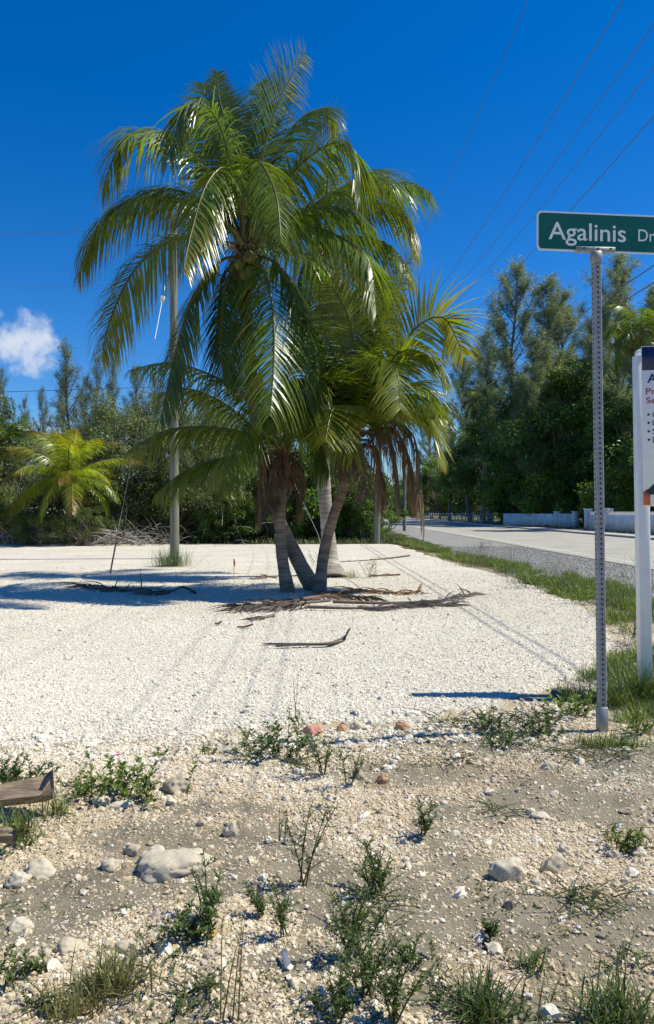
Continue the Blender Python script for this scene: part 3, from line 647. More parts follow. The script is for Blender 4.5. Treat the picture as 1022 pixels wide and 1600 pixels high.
def rear_palm():
    root = empty('coconut_palm', gp(518, 900), 'rear coconut palm with smooth grey upright trunk and swollen base', 'palm tree', 'clump of coconut palms')
    d = 18.2; c = at(508, 375, d)
    palm_trunk([gp(519, 903) - [0, 0, .05], at(515, 860, 18.3), at(508, 780, 18.3), at(505, 700, 18.2), at(506, 560, d), c], .165, root, 2.4, .11, base=(.36, .335, .30), top=(.3, .27, .23))
    F = [([(508, 370), (535, 335), (585, 318), (630, 335), (652, 385)], -.3, .9, 0, LIME * .85, .25), ([(508, 365), (512, 280), (520, 190)], .8, .62, 60, LIME * 1.3, .5),
         ([(508, 370), (545, 290), (590, 270), (625, 300), (630, 340)], .8, .9, 0, GREEN * 1.2, .2), ([(510, 372), (560, 370), (610, 385), (640, 430)], -.8, .85, 0, GREEN, .2),
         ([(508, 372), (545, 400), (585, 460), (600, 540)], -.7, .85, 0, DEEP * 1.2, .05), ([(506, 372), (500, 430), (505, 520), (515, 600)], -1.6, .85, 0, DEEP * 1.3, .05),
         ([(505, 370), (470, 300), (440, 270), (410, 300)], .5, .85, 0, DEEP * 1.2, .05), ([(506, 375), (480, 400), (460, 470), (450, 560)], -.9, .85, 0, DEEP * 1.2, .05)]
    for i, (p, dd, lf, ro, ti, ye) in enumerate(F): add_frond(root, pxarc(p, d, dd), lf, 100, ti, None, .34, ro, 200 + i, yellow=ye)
    for i, az in enumerate([-60, 0, 50, 110]): add_frond(root, arc(c, az, 55 - (i % 3) * 25, 3.2, 100, twist=15), .82, 70, DEEP * 1.2, None, .33, 0, 220 + i, yellow=.06)
    crown_shaft(c - [0, 0, .1], root, .16, .7, 16, 230); fibre(c, root, .16, .5, 90, 231)
rear_palm()
def low_left_palm():
    root = empty('coconut_palm', gp(450, 926), 'short coconut palm at left of the clump with drooping yellowing fronds', 'palm tree', 'clump of coconut palms')
    d = 14.5; c = at(444, 705, d)
    palm_trunk([gp(451, 928) - [0, 0, .05], at(441, 870, 14.55), at(438, 810, 14.55), at(441, 760, 14.5), c], .118, root, 1.2, .05, base=(.23, .195, .15), top=(.2, .13, .09))
    F = [([(442, 700), (400, 672), (352, 632), (298, 608), (252, 613)], .3, .62, 0, GREEN * 1.3, .7), ([(440, 702), (395, 680), (330, 668), (262, 672), (200, 703)], -.4, .66, 0, GREEN * .9, .55),
         ([(440, 705), (395, 706), (345, 717), (297, 731), (246, 768)], -.5, .62, 0, GREEN * .85, .45), ([(440, 698), (405, 640), (350, 596), (270, 567), (204, 577)], .8, .62, 0, DEEP * 1.3, .1),
         ([(443, 698), (425, 655), (395, 668), (362, 715), (350, 775)], -1.7, .60, 0, GREEN * 1.2, .35), ([(446, 698), (470, 650), (505, 648), (535, 672), (552, 715)], -1.4, .62, 0, GREEN, .4),
         ([(446, 700), (475, 672), (500, 690), (515, 740)], -.6, .6, 0, DEEP * 1.2, .1), ([(443, 695), (420, 630), (400, 600), (370, 590)], 1.4, .6, 0, DEEP * 1.2, .05),
         ([(446, 695), (462, 620), (492, 580), (520, 585)], 1.2, .6, 0, DEEP * 1.2, .1), ([(444, 695), (448, 600), (462, 540)], .6, .6, 40, GREEN, .1)]
    for i, (p, dd, lf, ro, ti, ye) in enumerate(F): add_frond(root, pxarc(p, d, dd), lf, 95, ti, None, .42, ro, 300 + i, yellow=ye, wid=.032)
    for i, (p, dd) in enumerate([([(440, 712), (415, 712), (405, 760), (404, 815)], -.2), ([(446, 712), (425, 735), (418, 780), (418, 800)], -.5), ([(450, 712), (470, 730), (472, 770), (468, 800)], .1), ([(442, 714), (430, 740), (428, 770), (430, 790)], -.6)]):
        dead_frond(pxarc(p, d, dd), root, 320 + i, .38, 46, BROWN)
    crown_shaft(c - [0, 0, .12], root, .13, .6, 20, 330, .3); fibre(c - [0, 0, .1], root, .14, .5, 220, 331, (.2, .6), np.array([.15, .085, .06]))
low_left_palm()
def low_right_palm():
    root = empty('coconut_palm', gp(499, 928), 'short coconut palm at right of the clump with bright lime fronds and brown hanging ones', 'palm tree', 'clump of coconut palms')
    d = 14.7; c = at(549, 680, d)
    palm_trunk([gp(498, 930) - [0, 0, .05], at(506, 865, 14.7), at(520, 810, 14.7), at(535, 765, 14.7), at(544, 715, d), c], .112, root, 1.35, .05, base=(.215, .175, .135), top=(.2, .13, .09))
    F = [([(550, 672), (578, 620), (614, 560), (655, 508), (695, 498), (725, 555)], -.4, .68, 62, LIME * 1.1, .55), ([(550, 670), (556, 590), (546, 500), (514, 440)], -.6, .72, -35, LIME * .9, .35),
         ([(551, 670), (575, 590), (605, 500), (642, 395)], .6, .70, 50, LIME * .9, .25), ([(553, 678), (585, 655), (628, 645), (668, 660), (688, 715)], -.5, .68, 0, LIME * .8, .45),
         ([(553, 675), (595, 630), (640, 600), (680, 620), (700, 660)], .7, .6, 0, GREEN * 1.2, .3), ([(548, 672), (525, 610), (500, 590), (475, 620), (462, 680)], -1.2, .7, 0, GREEN, .2),
         ([(548, 670), (530, 580), (505, 520), (480, 500)], .4, .72, -30, LIME * .8, .2), ([(549, 670), (552, 570), (570, 480), (600, 430)], .1, .72, -45, GREEN * 1.2, .2),
         ([(552, 674), (590, 590), (630, 548), (675, 560), (695, 600)], -.9, .65, 20, LIME, .3), ([(549, 676), (540, 640), (520, 640), (508, 690)], -1.8, .6, 0, GREEN, .3),
         ([(551, 672), (570, 600), (590, 560), (620, 580), (625, 640)], -1.6, .68, 0, GREEN * 1.1, .3), ([(548, 670), (520, 590), (490, 555), (455, 560)], .9, .7, 0, DEEP * 1.3, .1)]
    for i, (p, dd, lf, ro, ti, ye) in enumerate(F): add_frond(root, pxarc(p, d, dd), lf, 105, ti, YEL * 1.1, .16, ro, 400 + i, yellow=ye, vang=10, wid=.044)
    for i, az in enumerate([-30, 20, 70, 130]): add_frond(root, arc(c, az, 50, 2.2, 90), .68, 66, GREEN, None, .33, 0, 420 + i, yellow=.1)
    for i, (p, dd, lf) in enumerate([([(553, 688), (590, 672), (614, 700), (624, 780)], -.2, .62), ([(553, 686), (605, 660), (645, 680), (658, 755), (662, 822)], -.3, .6), ([(552, 690), (580, 690), (594, 730), (598, 780)], .2, .55), ([(545, 692), (535, 710), (538, 745)], -.7, .35), ([(553, 690), (566, 700), (570, 740), (570, 780)], -.5, .4), ([(553, 686), (610, 668), (640, 720), (650, 790)], .2, .62)]):
        dead_frond(pxarc(p, d, dd), root, 430 + i, lf, 54, BROWN * 1.05)
    mb = MB(); pt = spline([at(548, 700, 14.4), at(530, 660, 14.2), at(541, 692, 13.95), at(547, 722, 13.9)], 10)
    mb.tube(pt, np.linspace(.035, .022, 10), 6, 0, (.28, .24, .06)); mb.build('leaf_base', M['dead'], root, True)
    crown_shaft(c - [0, 0, .12], root, .13, .6, 24, 440, .34); fibre(c - [0, 0, .1], root, .14, .5, 240, 441, (.2, .6), np.array([.17, .10, .065]))
low_right_palm()

def generic_palm(name, base, h, nf, L, label, tint, seed, yellow=.2, leaf=.7, n=44, rad=.13, lean=(0, 0), wid=.05, group=None, el0=75, bend=95, nseg=3, nd=4):
    r = np.random.RandomState(seed); base = np.array(base, float); root = empty(name, base, label, 'palm tree', group)
    c = base + [lean[0], lean[1], h]
    palm_trunk([base - [0, 0, .1], base + [lean[0] * .3, lean[1] * .3, h * .5], c], rad, root, 1.5, .12, 10)
    for k in range(nf):
        az = k * 137.5 + r.uniform(-20, 20); el = el0 - (el0 + 25) * (k / nf) + r.uniform(-8, 8)
        add_frond(root, arc(c, az, el, L * r.uniform(.8, 1.1), bend * r.uniform(.75, 1.15), twist=r.uniform(-30, 30)), leaf, n, tint * r.uniform(.8, 1.25), None, .33, r.uniform(-40, 40), seed * 50 + k, yellow=yellow * r.uniform(.3, 1.6), wid=wid, nseg=nseg)
    for k in range(nd):
        dead_frond(arc(c - [0, 0, .1], r.uniform(0, 360), -20, L * .6, 70), root, seed * 70 + k, leaf * .6, 26, BROWN)
    crown_shaft(c, root, rad, .5, 8, seed)
    return root
# ------------------------------------------------------------------ trees and shrubs
def place(proto, name, loc, label, cat, sc=(1, 1, 1), rz=0, group=None):
    """a copy of a prototype thing (meshes shared)"""
    meshes = proto
    o = empty(name, loc, label, cat, group, rz); o.scale = sc
    for nm, me in meshes:
        c = bpy.data.objects.new(nm, me); col.objects.link(c); c.parent = o
    return o
def casuarina(h, seed, spread=.17, ns=26000, start=.18, tint=(.19, .235, .14), nl=40):
    """tall feathery she-oak: straight leader, upswept limbs, hanging needle sprays"""
    r = np.random.RandomState(seed); tb = MB(); fb = MB(); sz = np.linspace(0, 1, 14)
    wx = .012 * h * np.cumsum(r.normal(0, .5, 14)); wy = .012 * h * np.cumsum(r.normal(0, .5, 14)); C = np.stack([wx - wx[0], wy - wy[0], sz * h], 1)
    tb.tube(C, np.linspace(.018 * h, .002 * h, 14), 7, 0)
    P = []; D = []; Wt = []
    for k in range(nl):
        t = start + (1 - start) * ((k + r.uniform(0, 1)) / nl) ** .92; t = min(t, .995); b = np.array([np.interp(t, sz, C[:, i]) for i in range(3)])
        az = k * 137.5 + r.uniform(-30, 30); u = (t - start) / (1 - start)
        L = h * spread * (.35 + 1.15 * math.sin(math.pi * min(.16 + .84 * u, 1) ** .8)) * r.uniform(.5, 1.25) * (1.0 if u < .9 else .8) + .03 * h
        el = 28 + 38 * u + r.uniform(-15, 15); pts = np.array(arc(b, az, el, L, -18 + r.uniform(-14, 26), 6)); 
        tb.tube(pts, np.linspace(.0045 * h * (1 - .6 * u), .0009 * h, 7), 4, 0, cap=False)
        m = int(30 * L / (h * spread) * 1.1) + 6; q = r.uniform(.06, 1, m) ** .6; S = np.stack([np.interp(q, np.linspace(0, 1, 7), pts[:, i]) for i in range(3)], 1)
        dirL = nrm(pts[-1] - pts[0]); 
        for j in range(m):
            n = max(int(ns / (nl * 30)), 3); dv = nrm(dirL * .8 + r.normal(0, .75, 3) + [0, 0, .45]); ll = r.uniform(.02, .055) * h
            tt = r.uniform(0, 1, n); P.append(S[j] + dv[None] * (tt * ll)[:, None] + r.normal(0, .004 * h, (n, 3))); D.append(dv[None] * .75 + r.normal(0, .6, (n, 3)) + [0, 0, .15])
            Wt.append(np.full(n, r.uniform(.65, 1.45)))
    P = np.concatenate(P); D = np.concatenate(D); Wt = np.concatenate(Wt); n = len(P)
    t = np.array(tint)[None] * Wt[:, None] * r.uniform(.75, 1.3, (n, 1)); yl = (r.uniform(0, 1, (n, 1)) < .12); t = np.where(yl, t * [1.5, 1.2, .9], t)
    fb.strips(P, D, r.uniform(.012, .028, n) * h, r.uniform(.0010, .0021, n) * h, r.normal(0, 1, (n, 3)), .28, 2, 0, t)
    return [('trunk', tb.mesh('trunk', M['bark'], True)), ('crown', fb.mesh('crown', M['needle']))]
def broadleaf(h, w, seed, nleaf=20000, leaf=.16, tint=(.04, .075, .018), trunk_h=.3, nclump=60, low=.25, light=1.6, stems=1, ragged=.35, asp=.5):
    r = np.random.RandomState(seed); tb = MB(); fb = MB(); cl = []
    k = 0
    while len(cl) < nclump:
        v = nrm(r.normal(0, 1, 3)); rad = r.uniform(.35, 1) ** .5 * (1 + ragged * (r.uniform() - .5)); z = low + (1 - low) * .5 * (1 + v[2] * rad)
        cl.append(np.array([v[0] * rad * w / 2, v[1] * rad * w / 2, z * h]))
    cl = np.array(cl); hub = [np.array([r.normal(0, w * .05 * (stems > 1) * 3), r.normal(0, w * .05 * (stems > 1) * 3), 0]) for _ in range(stems)]
    tops = []
    for b in hub:
        t = b + [r.normal(0, .05 * w), r.normal(0, .05 * w), h * max(trunk_h, low)]; tops.append(t)
        tb.tube(spline([b - [0, 0, .1], b * .5 + t * .5 + [r.normal(0, .04 * h), r.normal(0, .04 * h), 0], t], 8), np.linspace(.022 * h, .014 * h, 8), 7, 0)
    for c in cl:
        t = tops[r.randint(stems)]; mid = (t + c) / 2 + [0, 0, -.03 * h] + r.normal(0, .03 * h, 3); tb.tube(spline([t, mid, c], 6), np.linspace(.008 * h, .002 * h, 6), 4, 0, cap=False)
    ci = r.randint(0, nclump, nleaf); cs = r.uniform(.10, .2, nclump) * w * (.75 if nclump > 40 else 1.1); br = r.uniform(.6, 1.45, nclump)
    v = nrm(r.normal(0, 1, (nleaf, 3))); rr = r.uniform(.25, 1, nleaf) ** .45; P = cl[ci] + v * (rr * cs[ci])[:, None] * [1, 1, .7]
    P[:, 2] = np.maximum(P[:, 2], .04)
    D = nrm(v * .8 + r.normal(0, .7, (nleaf, 3)) + [0, 0, -.25]); Nn = nrm(v + [0, 0, 1.1] + r.normal(0, .45, (nleaf, 3)))
    t = np.array(tint)[None] * br[ci][:, None] * r.uniform(.7, 1.35, (nleaf, 1)); yl = r.uniform(0, 1, (nleaf, 1)) < .10; t = np.where(yl, t * [light * 1.25, light, .9], t)
    Lf = leaf * r.uniform(.6, 1.3, nleaf); fb.leaves(P, D, Nn, Lf, Lf * asp, 0, t)
    return [('trunk', tb.mesh('trunk', M['bark'], True)), ('crown', fb.mesh('crown', M['leaf']))]

CAS = [casuarina(30, 500 + k, .112 + .012 * k, 17000) for k in range(4)]
CASW = [casuarina(16, 520 + k, .11, 9000, .1, (.15, .19, .125)) for k in range(2)]
g = 'tall casuarinas across the road'
for i, (px, py, d, lab) in enumerate([
        (702, 640, 134, 'casuarina furthest down the road, just right of the palm clump'), (735, 570, 118, 'casuarina rising right of the lime green palm fronds'),
        (766, 530, 108, 'casuarina whose top stands right of the palm clump, left of a wide sky gap'), (803, 445, 97, 'tall casuarina with pointed top under the left end of the street sign'),
        (856, 450, 90, 'tall casuarina leaning right with a bare forked tip, left of the sign post'), (884, 485, 96, 'casuarina with twin tips just left of the sign post'),
        (948, 480, 92, 'casuarina just right of the sign post below the green plate'), (980, 428, 80, 'tall thin casuarina crossed by two dark cables right of the sign post'),
        (1012, 465, 74, 'casuarina behind the sale board at the right edge'), (835, 545, 84, 'shorter casuarina standing behind the dark broadleaf trees'), (915, 540, 86, 'casuarina partly hidden behind the sign post'),
        (675, 640, 160, 'smallest distant casuarina at the end of the road'), (1075, 430, 66, 'casuarina at the far right edge above the sale board'), (752, 620, 125, 'lower casuarina filling the gap above the far fence')]):
    p = at(px, py, d); sc = p[2] / 30
    place(CAS[i % 4], 'casuarina_tree', (p[0], p[1], .08), lab, 'tree', (sc, sc, sc), i * 1.3, g)
BT = [broadleaf(14, 13, 540 + k, 26000, .36, (.095, .16, .035), .15, 80, .06, 2.2) for k in range(3)]
g = 'dark broadleaf trees across the road'
for i, (px, py, d, hs, ws, lab) in enumerate([
        (775, 640, 112, 1, 1.0, 'dark broadleaf tree at left of the row, behind the small palm'), (835, 590, 96, 1, 1.0, 'round topped dark tree behind the left white wall'),
        (893, 583, 86, 1, 1.0, 'dense dark green tree left of the sign post above the wall'), (950, 640, 78, 1, 1.0, 'dark leafy tree between the sign post and the sale board'),
        (1015, 600, 72, 1, 1.1, 'dark tree behind the sale board'), (728, 690, 130, 1, .9, 'distant dark tree above the low far fence'), (680, 715, 155, 1, .9, 'small distant dark tree at the road end'),
        (640, 735, 190, 1, .9, 'faraway dark tree where the road disappears'), (1090, 620, 60, 1, 1.1, 'dark tree at the far right edge')]):
    p = at(px, py, d); s = p[2] / 14
    place(BT[i % 3], 'broadleaf_tree', (p[0] + 1.0, p[1], .08), lab, 'tree', (s * ws, s * ws, s * hs), i * 2.1, g)
BS = [broadleaf(5, 7, 560 + k, 14000, .26, (.17, .22, .03), .1, 40, .02, 1.8, 3) for k in range(2)]
for i, (px, py, d, s, lab) in enumerate([(862, 735, 80, 1.15, 'yellowish green spreading shrub hanging over the white wall'), (968, 735, 68, 1.0, 'bright leafy shrub behind the right wall, beside the sale board'), (800, 750, 92, 1.0, 'dark shrub at the left end of the white wall')]):
    p = at(px, py, d); place(BS[i % 2], 'shrub', (p[0] + .8, p[1] + 1, .08), lab, 'shrub', (s, s, p[2] / 5), i * 1.7)
for px, py, d, lab, sd in [(757, 625, 105, 'coconut palm standing in front of the dark trees across the road', 61), (1003, 520, 62, 'tall coconut palm whose fronds show above the sale board', 62)]:
    p = at(px, py, d); generic_palm('coconut_palm', (p[0], p[1], .08), p[2], 20, 4.2, lab, GREEN * .9, sd, .15, .95, 34, .2, wid=.085, nseg=3)

# ---- left side and behind the palms
SC = [broadleaf(6.6, 6.0, 580 + k, 26000, .115, (.13, .165, .075), .1, 95, .0, 1.5, 5, .5) for k in range(3)]       # grey green scrub
SG = [broadleaf(4.6, 4.6, 590 + k, 17000, .15, (.075, .14, .022), .1, 60, .0, 1.9, 4, .45) for k in range(2)]        # bright green sea-side shrub
SD = [broadleaf(5.0, 6.0, 595 + k, 15000, .14, (.085, .12, .035), .1, 60, .0, 1.6, 4, .5) for k in range(2)]        # dark undergrowth
g = 'scrub trees along the back of the lot'
for i, (px, py, d, ws, lab) in enumerate([
        (-70, 640, 40, 1.1, 'grey green scrub tree beyond the left edge'), (30, 690, 41, .9, 'scrub tree behind the yellow green palm, at left'), (110, 672, 43, 1.0, 'scrub tree directly behind the yellow green palm'),
        (180, 622, 40, 1.0, 'grey green scrub tree right of the yellow green palm'), (236, 606, 41, 1.0, 'greyish scrub tree just left of the utility pole'), (300, 628, 40, 1.0, 'scrub tree just right of the utility pole'),
        (352, 625, 42, 1.0, 'scrub tree seen between the utility pole and the palm clump'), (420, 640, 42, 1.0, 'scrub tree behind the leaning palm trunk')]):
    p = at(px, py, d); s = p[2] / 6.6; place(SC[i % 3], 'scrub_tree', (p[0], p[1], 0), lab, 'tree', (ws, ws, s), i * 1.9, g)
g = 'dark undergrowth along the back of the lot'
for i, (px, py, d, ws, lab) in enumerate([(-20, 760, 38, 1, 'dark undergrowth at the left edge of the back of the lot'), (60, 800, 34.9, .5, 'dark brushy undergrowth below the yellow green palm'), (128, 792, 34.9, .42, 'low green bush right below the yellow green palm'),
        (215, 745, 39, .9, 'shaded undergrowth behind the brush pile'), (290, 735, 39, .9, 'shaded undergrowth right behind the utility pole'), (345, 720, 39, .9, 'shaded bush between pole and palm clump'), (405, 720, 39.5, .9, 'dark bush behind the short left palm'),
        (10, 615, 44, .7, 'dark green tree at the left edge above the scrub')]):
    p = at(px, py, d); s = p[2] / 5.0; place(SD[i % 2], 'undergrowth_bush', (p[0], p[1], 0), lab, 'bush', (ws, ws * .8, s), i * 2.3, g)
g = 'bright green shrubs behind the palm trunks'
for i, (px, py, d, ws, lab) in enumerate([(378, 760, 38.6, .8, 'leafy shrub left of the leaning palm trunk'), (455, 700, 39.6, 1.0, 'bright green shrub behind the short left palm trunk'), (500, 690, 40.5, 1.0, 'tall green shrub behind the upright grey palm trunk'),
        (545, 712, 41, 1.0, 'green shrub right of the palm trunks'), (585, 745, 42, .8, 'low green shrub at the corner by the road'), (560, 770, 39.5, .6, 'small bright shrub in front of the corner shrubs'), (335, 785, 38, .6, 'small leafy bush right of the utility pole')]):
    p = at(px, py, d); s = p[2] / 4.6; place(SG[i % 2], 'green_shrub', (p[0], p[1], 0), lab, 'shrub', (ws, ws, s), i * 1.1, g)
g = 'thin casuarinas behind the scrub'
for i, (px, py, d, w, lab) in enumerate([(112, 553, 62, 1, 'tallest thin casuarina poking above the scrub at left'), (92, 605, 64, .8, 'thin casuarina leaning left beside the tallest one'), (135, 598, 66, .8, 'short casuarina tip right of the tallest one'), (154, 574, 60, .7, 'thin pointed casuarina left of a pair above the scrub'),
        (170, 578, 63, .7, 'thin pointed casuarina right of a pair above the scrub'), (218, 585, 62, .8, 'casuarina tip under the guy wire'), (244, 598, 62, .7, 'casuarina tip just left of the utility pole'), (62, 618, 70, .7, 'small lone casuarina tip above the yellow green palm'), (42, 632, 72, .7, 'smallest bushy casuarina tip at left'), (0, 590, 60, .7, 'casuarina at the left edge of the picture')]):
    p = at(px, py, d); s = p[2] / 16; place(CASW[i % 2], 'casuarina_tree', (p[0], p[1], 0), lab, 'tree', (s * w, s * w, s), i * 2.2, g)
p = gp(98, 850); generic_palm('coconut_palm', (at(100, 800, 35)[0], 35.6, 0), 3.3, 26, 3.4, 'small yellow green coconut palm in front of the scrub at left', LIME * 1.7, 63, .9, .50, 70, .14, wid=.042, el0=90, bend=72, nd=3)
p = at(14, 672, 42); generic_palm('coconut_palm', (p[0], p[1], 0), p[2] - .6, 12, 1.9, 'dark palm top showing above the dark trees at the left edge', DEEP * 1.2, 64, .05, .7, 34, .14, wid=.06, nd=1)
# far background belt that reads as one mass
def belt():
    r = np.random.RandomState(7); mb = MB(); n = 84000
    x = np.concatenate([r.uniform(-150, 2, n // 2), r.uniform(26, 160, n // 2)]); y = np.where(x < 5, r.uniform(50, 62, n), r.uniform(100, 190, n)); y = np.where(r.uniform(0, 1, n) < .36, r.uniform(300, 325, n), y); x = np.where(y > 290, r.uniform(-80, 130, n), x); hh = np.where(y > 290, 17, np.where(x < 5, 5.5, 13)) * (.5 + .6 * fbm(x * .25, y * .25, 91, 4)); z = hh * r.uniform(0, 1, n) ** np.where(y > 290, 1.25, .6)
    nn = nrm(r.normal(0, 1, (n, 3)) + [0, -.3, .6]); L = np.where(y > 290, 1.5, np.where(x < 5, .3, .75)) * r.uniform(.6, 1.3, n)
    mb.leaves(np.stack([x, y, z], 1), nrm(r.normal(0, 1, (n, 3))), nn, L, L * .6, 0, np.array([.05, .07, .028]) * r.uniform(.6, 1.4, (n, 1)))
    tag(mb.build('background_wood', M['leaf']), 'dense dark wood closing the view behind the scrub and trees', 'wood', kind='stuff')
belt()

# dead brush -------------------------------------------------------
def brush():
    r = np.random.RandomState(9); c = gp(176, 853); root = empty('brush_pile', c, 'pile of grey dead branches and dry fronds left of the utility pole', 'brush pile')
    for k in range(90):
        mb = MB(); a = r.uniform(-1, 1); b = c + [a * 1.7 + r.normal(0, .15), r.uniform(-.4, 1.0), r.uniform(0, .85) * (1 - abs(a)) + .02]
        L = r.uniform(.4, 1.5); az = r.uniform(0, 360); pts = np.array(arc(b, az, r.uniform(-12, 42), L, r.uniform(-10, 50), 4)); pts[:, 2] = np.maximum(pts[:, 2], .03)
        mb.tube(spline(pts, 6), np.linspace(r.uniform(.016, .045), .008, 6), 5, 0); mb.build('branch', M['twig'], root, True)
    lg = MB(); lg.tube([c + [-.9, -.5, .05], c + [.0, -.2, .62]], [.06, .05], 7); lg.build('log', M['twig'], root, True)
    r2 = np.random.RandomState(10); mb = MB(); n = 800                     # dry twiggy scrub along the base of the trees
    P = np.stack([r2.uniform(-17.5, -7.5, n) + 5 * (r2.uniform(0, 1, n) < .08), r2.uniform(35.0, 37, n), r2.uniform(0, 1.1, n) * r2.uniform(.2, 1, n)], 1); D = r2.normal(0, 1, (n, 3)) * [1, .6, .8] + [0, 0, .25]
    mb.strips(P, D, r2.uniform(.4, 1.5, n), r2.uniform(.010, .03, n), r2.normal(0, 1, (n, 3)), r2.uniform(-.1, .35, n), 4, 0, zmin=.02)
    tag(mb.build('dry_twigs', M['twig']), 'tangle of dry grey twigs along the foot of the scrub', 'twigs', kind='stuff')
brush()
# ------------------------------------------------------------------ poles, wires, signs, walls
def pole(base, top, r0, r1, label, group='utility poles'):
    root = empty('utility_pole', base, label, 'utility pole', group); mb = MB(); k = np.linspace(0, 1, 24)[:, None]
    C = np.array(base) * (1 - k) + np.array(top) * k; C[0, 2] -= .3; mb.tube(C, np.linspace(r0, r1, 24), 14); mb.build('post', M['pole_wood'], root, True); return root
pb = gp(273, 874); up = pole(pb, (pb[0] - .05, pb[1], 11.6), .155, .115, 'grey wooden utility pole standing in a grass tuft left of the palms')
for z in (1.9, 4.6, 4.75):
    mb = MB(); mb.tube([[pb[0], pb[1] - .17, z], [pb[0], pb[1] - .20, z]], .02, 6); mb.build('bolt', M['galv'], up)
mb = MB(); mb.box((pb[0] - .03, pb[1] - .13, 10.9), (.5, .1, .12)); mb.build('bracket', M['galv'], up)
p2 = (2.45, 36.5, 0.0); rp = pole(p2, (2.85, 36.5, 14.4), .16, .11, 'grey utility pole behind the palms beside the road, with a lamp arm')
for z, w in ((12.6, 2.4), (11.0, 1.8)):
    mb = MB(); mb.box((2.8, 36.37, z), (w, .10, .12)); ca = mb.build('crossarm', M['pole_wood'], rp)
    for q in (-.45, 0, .45):
        m2 = MB(); m2.tube([[2.8 + q * w, 36.37, z + .06], [2.8 + q * w, 36.37, z + .24]], [.045, .03], 8); ins = m2.build('insulator', M['galv'], rp)
mb = MB(); mb.tube(spline([(2.7, 36.4, 7.0), (3.8, 36.3, 7.55), (5.0, 36.2, 7.45)], 10), .035, 8); mb.build('lamp_arm', M['galv'], rp, True)
mb = MB(); mb.tube(spline([(4.75, 36.2, 7.46), (5.2, 36.2, 7.42), (5.75, 36.2, 7.34)], 8), [.06, .1, .12, .13, .13, .12, .09, .04], 10); mb.build('lamp_head', M['sign_white'], rp, True)
pole((6.5, 62, 0), (6.5, 62, 8.8), .15, .11, 'distant utility pole beyond the corner shrubs, holding two cables')
def wire(name, pts, r, label, group=None, mat=None):
    mb = MB(); mb.tube(pts, r, 5, cap=False); return tag(mb.build(name, mat or M['wire']), label, 'wire', group)
for X, zp, lab in [(3.14, 12.6, 'leftmost and steepest overhead power line'), (3.04, 10.0, 'second overhead power line from the left'), (3.74, 10.3, 'third overhead power line from the left'), (3.96, 10.1, 'fourth overhead power line from the left'), (3.3, 8.75, 'lowest thin power line passing behind the street sign')]:
    y = np.linspace(-30, 36.4, 70); z = zp - .00295 * (1089 - (y - 3) ** 2); wire('power_line', np.stack([np.full_like(y, X), y, z], 1), .0052, lab, 'power lines along the road')
for dz, lab in [(0, 'upper of two thick dark cables behind the sign post'), (-.42, 'lower of two thick dark cables behind the sign post')]:
    y = np.linspace(-40, 62, 60); wire('cable', np.stack([np.full_like(y, 6.5), y, 6.5 + dz * .8 + (y - 14.7) * .036], 1), .013, lab, 'thick cables along the road')
for (x0, y0, y1, d, rr, lab) in [(-300, 357, 352, 25.2, .008, 'thin line leaving the utility pole towards upper left'), (-300, 436, 438, 25.3, .006, 'faint lower line leaving the utility pole to the left'), (-300, 622, 604, 52, .022, 'dark line crossing the sky just above the left scrub')]:
    a = at(x0, y0, d); b = at(271, y1, 25.2 if d < 30 else d); k = np.linspace(0, 1, 20)[:, None]; q = a * (1 - k) + b * k; q[:, 2] -= .25 * (4 * k * (1 - k))[:, 0] * (d < 30); wire('power_line', q, rr, lab)
def guy():
    a = at(262, 425, 25.1); b = gp(172, 897); root = empty('guy_wire', b, 'guy wire with white sleeve and insulator running from pole to ground', 'guy wire'); k = np.linspace(0, 1, 12)[:, None]; C = b + (a - b) * k
    mb = MB(); mb.tube(C[1:9], .005, 5, cap=False); mb.build('cable', M['wire'], root); mb = MB(); mb.tube(C[:2], .022, 6); mb.build('guard', M['dark_rock'], root)
    mb = MB(); mb.tube(C[8:], .012, 6, cap=False); mb.build('sleeve', M['rope_white'], root)
    c = b + (a - b) * .885; dv = (a - b) / np.linalg.norm(a - b); mb = MB(); mb.tube([c - dv * .14, c - dv * .1, c + dv * .1, c + dv * .14], [.03, .075, .075, .03], 8); mb.build('insulator', M['rope_white'], root)
guy()
# second guy seen between the trunks
wire('stay_wire', np.stack([at(455, 745, 27), at(497, 835, 25.5), at(503, 862, 25)]), .008, 'thin pale stay wire slanting between the palm trunks', None, M['galv'])

def text_mesh(txt, w, h, offset=0.0, extr=.0006):
    cu = bpy.data.curves.new('lettering', 'FONT'); cu.body = txt; cu.size = 1; cu.offset = offset; cu.extrude = 0.01
    o = bpy.data.objects.new('lettering', cu); col.objects.link(o); bpy.context.view_layer.update()
    me = bpy.data.meshes.new_from_object(o.evaluated_get(bpy.context.evaluated_depsgraph_get())); bpy.data.objects.remove(o)
    V = np.array([v.co[:] for v in me.vertices]); lo = V.min(0); cap = .73
    sx = w / (V[:, 0].max() - lo[0]); sy = h / cap
    V = np.stack([(V[:, 0] - lo[0]) * sx, V[:, 1] * sy, V[:, 2] * extr / .01], 1)
    me.vertices.foreach_set('co', V.ravel()); me.update(); me.materials.clear(); return me
def put_text(parent, txt, x, z, w, h, mat, y, offset=.012):
    me = text_mesh(txt, w, h, offset); me.materials.append(mat); o = bpy.data.objects.new('lettering', me); col.objects.link(o); o.parent = parent
    o.location = (x, y, z); o.rotation_euler = (R(90), 0, 0); return o
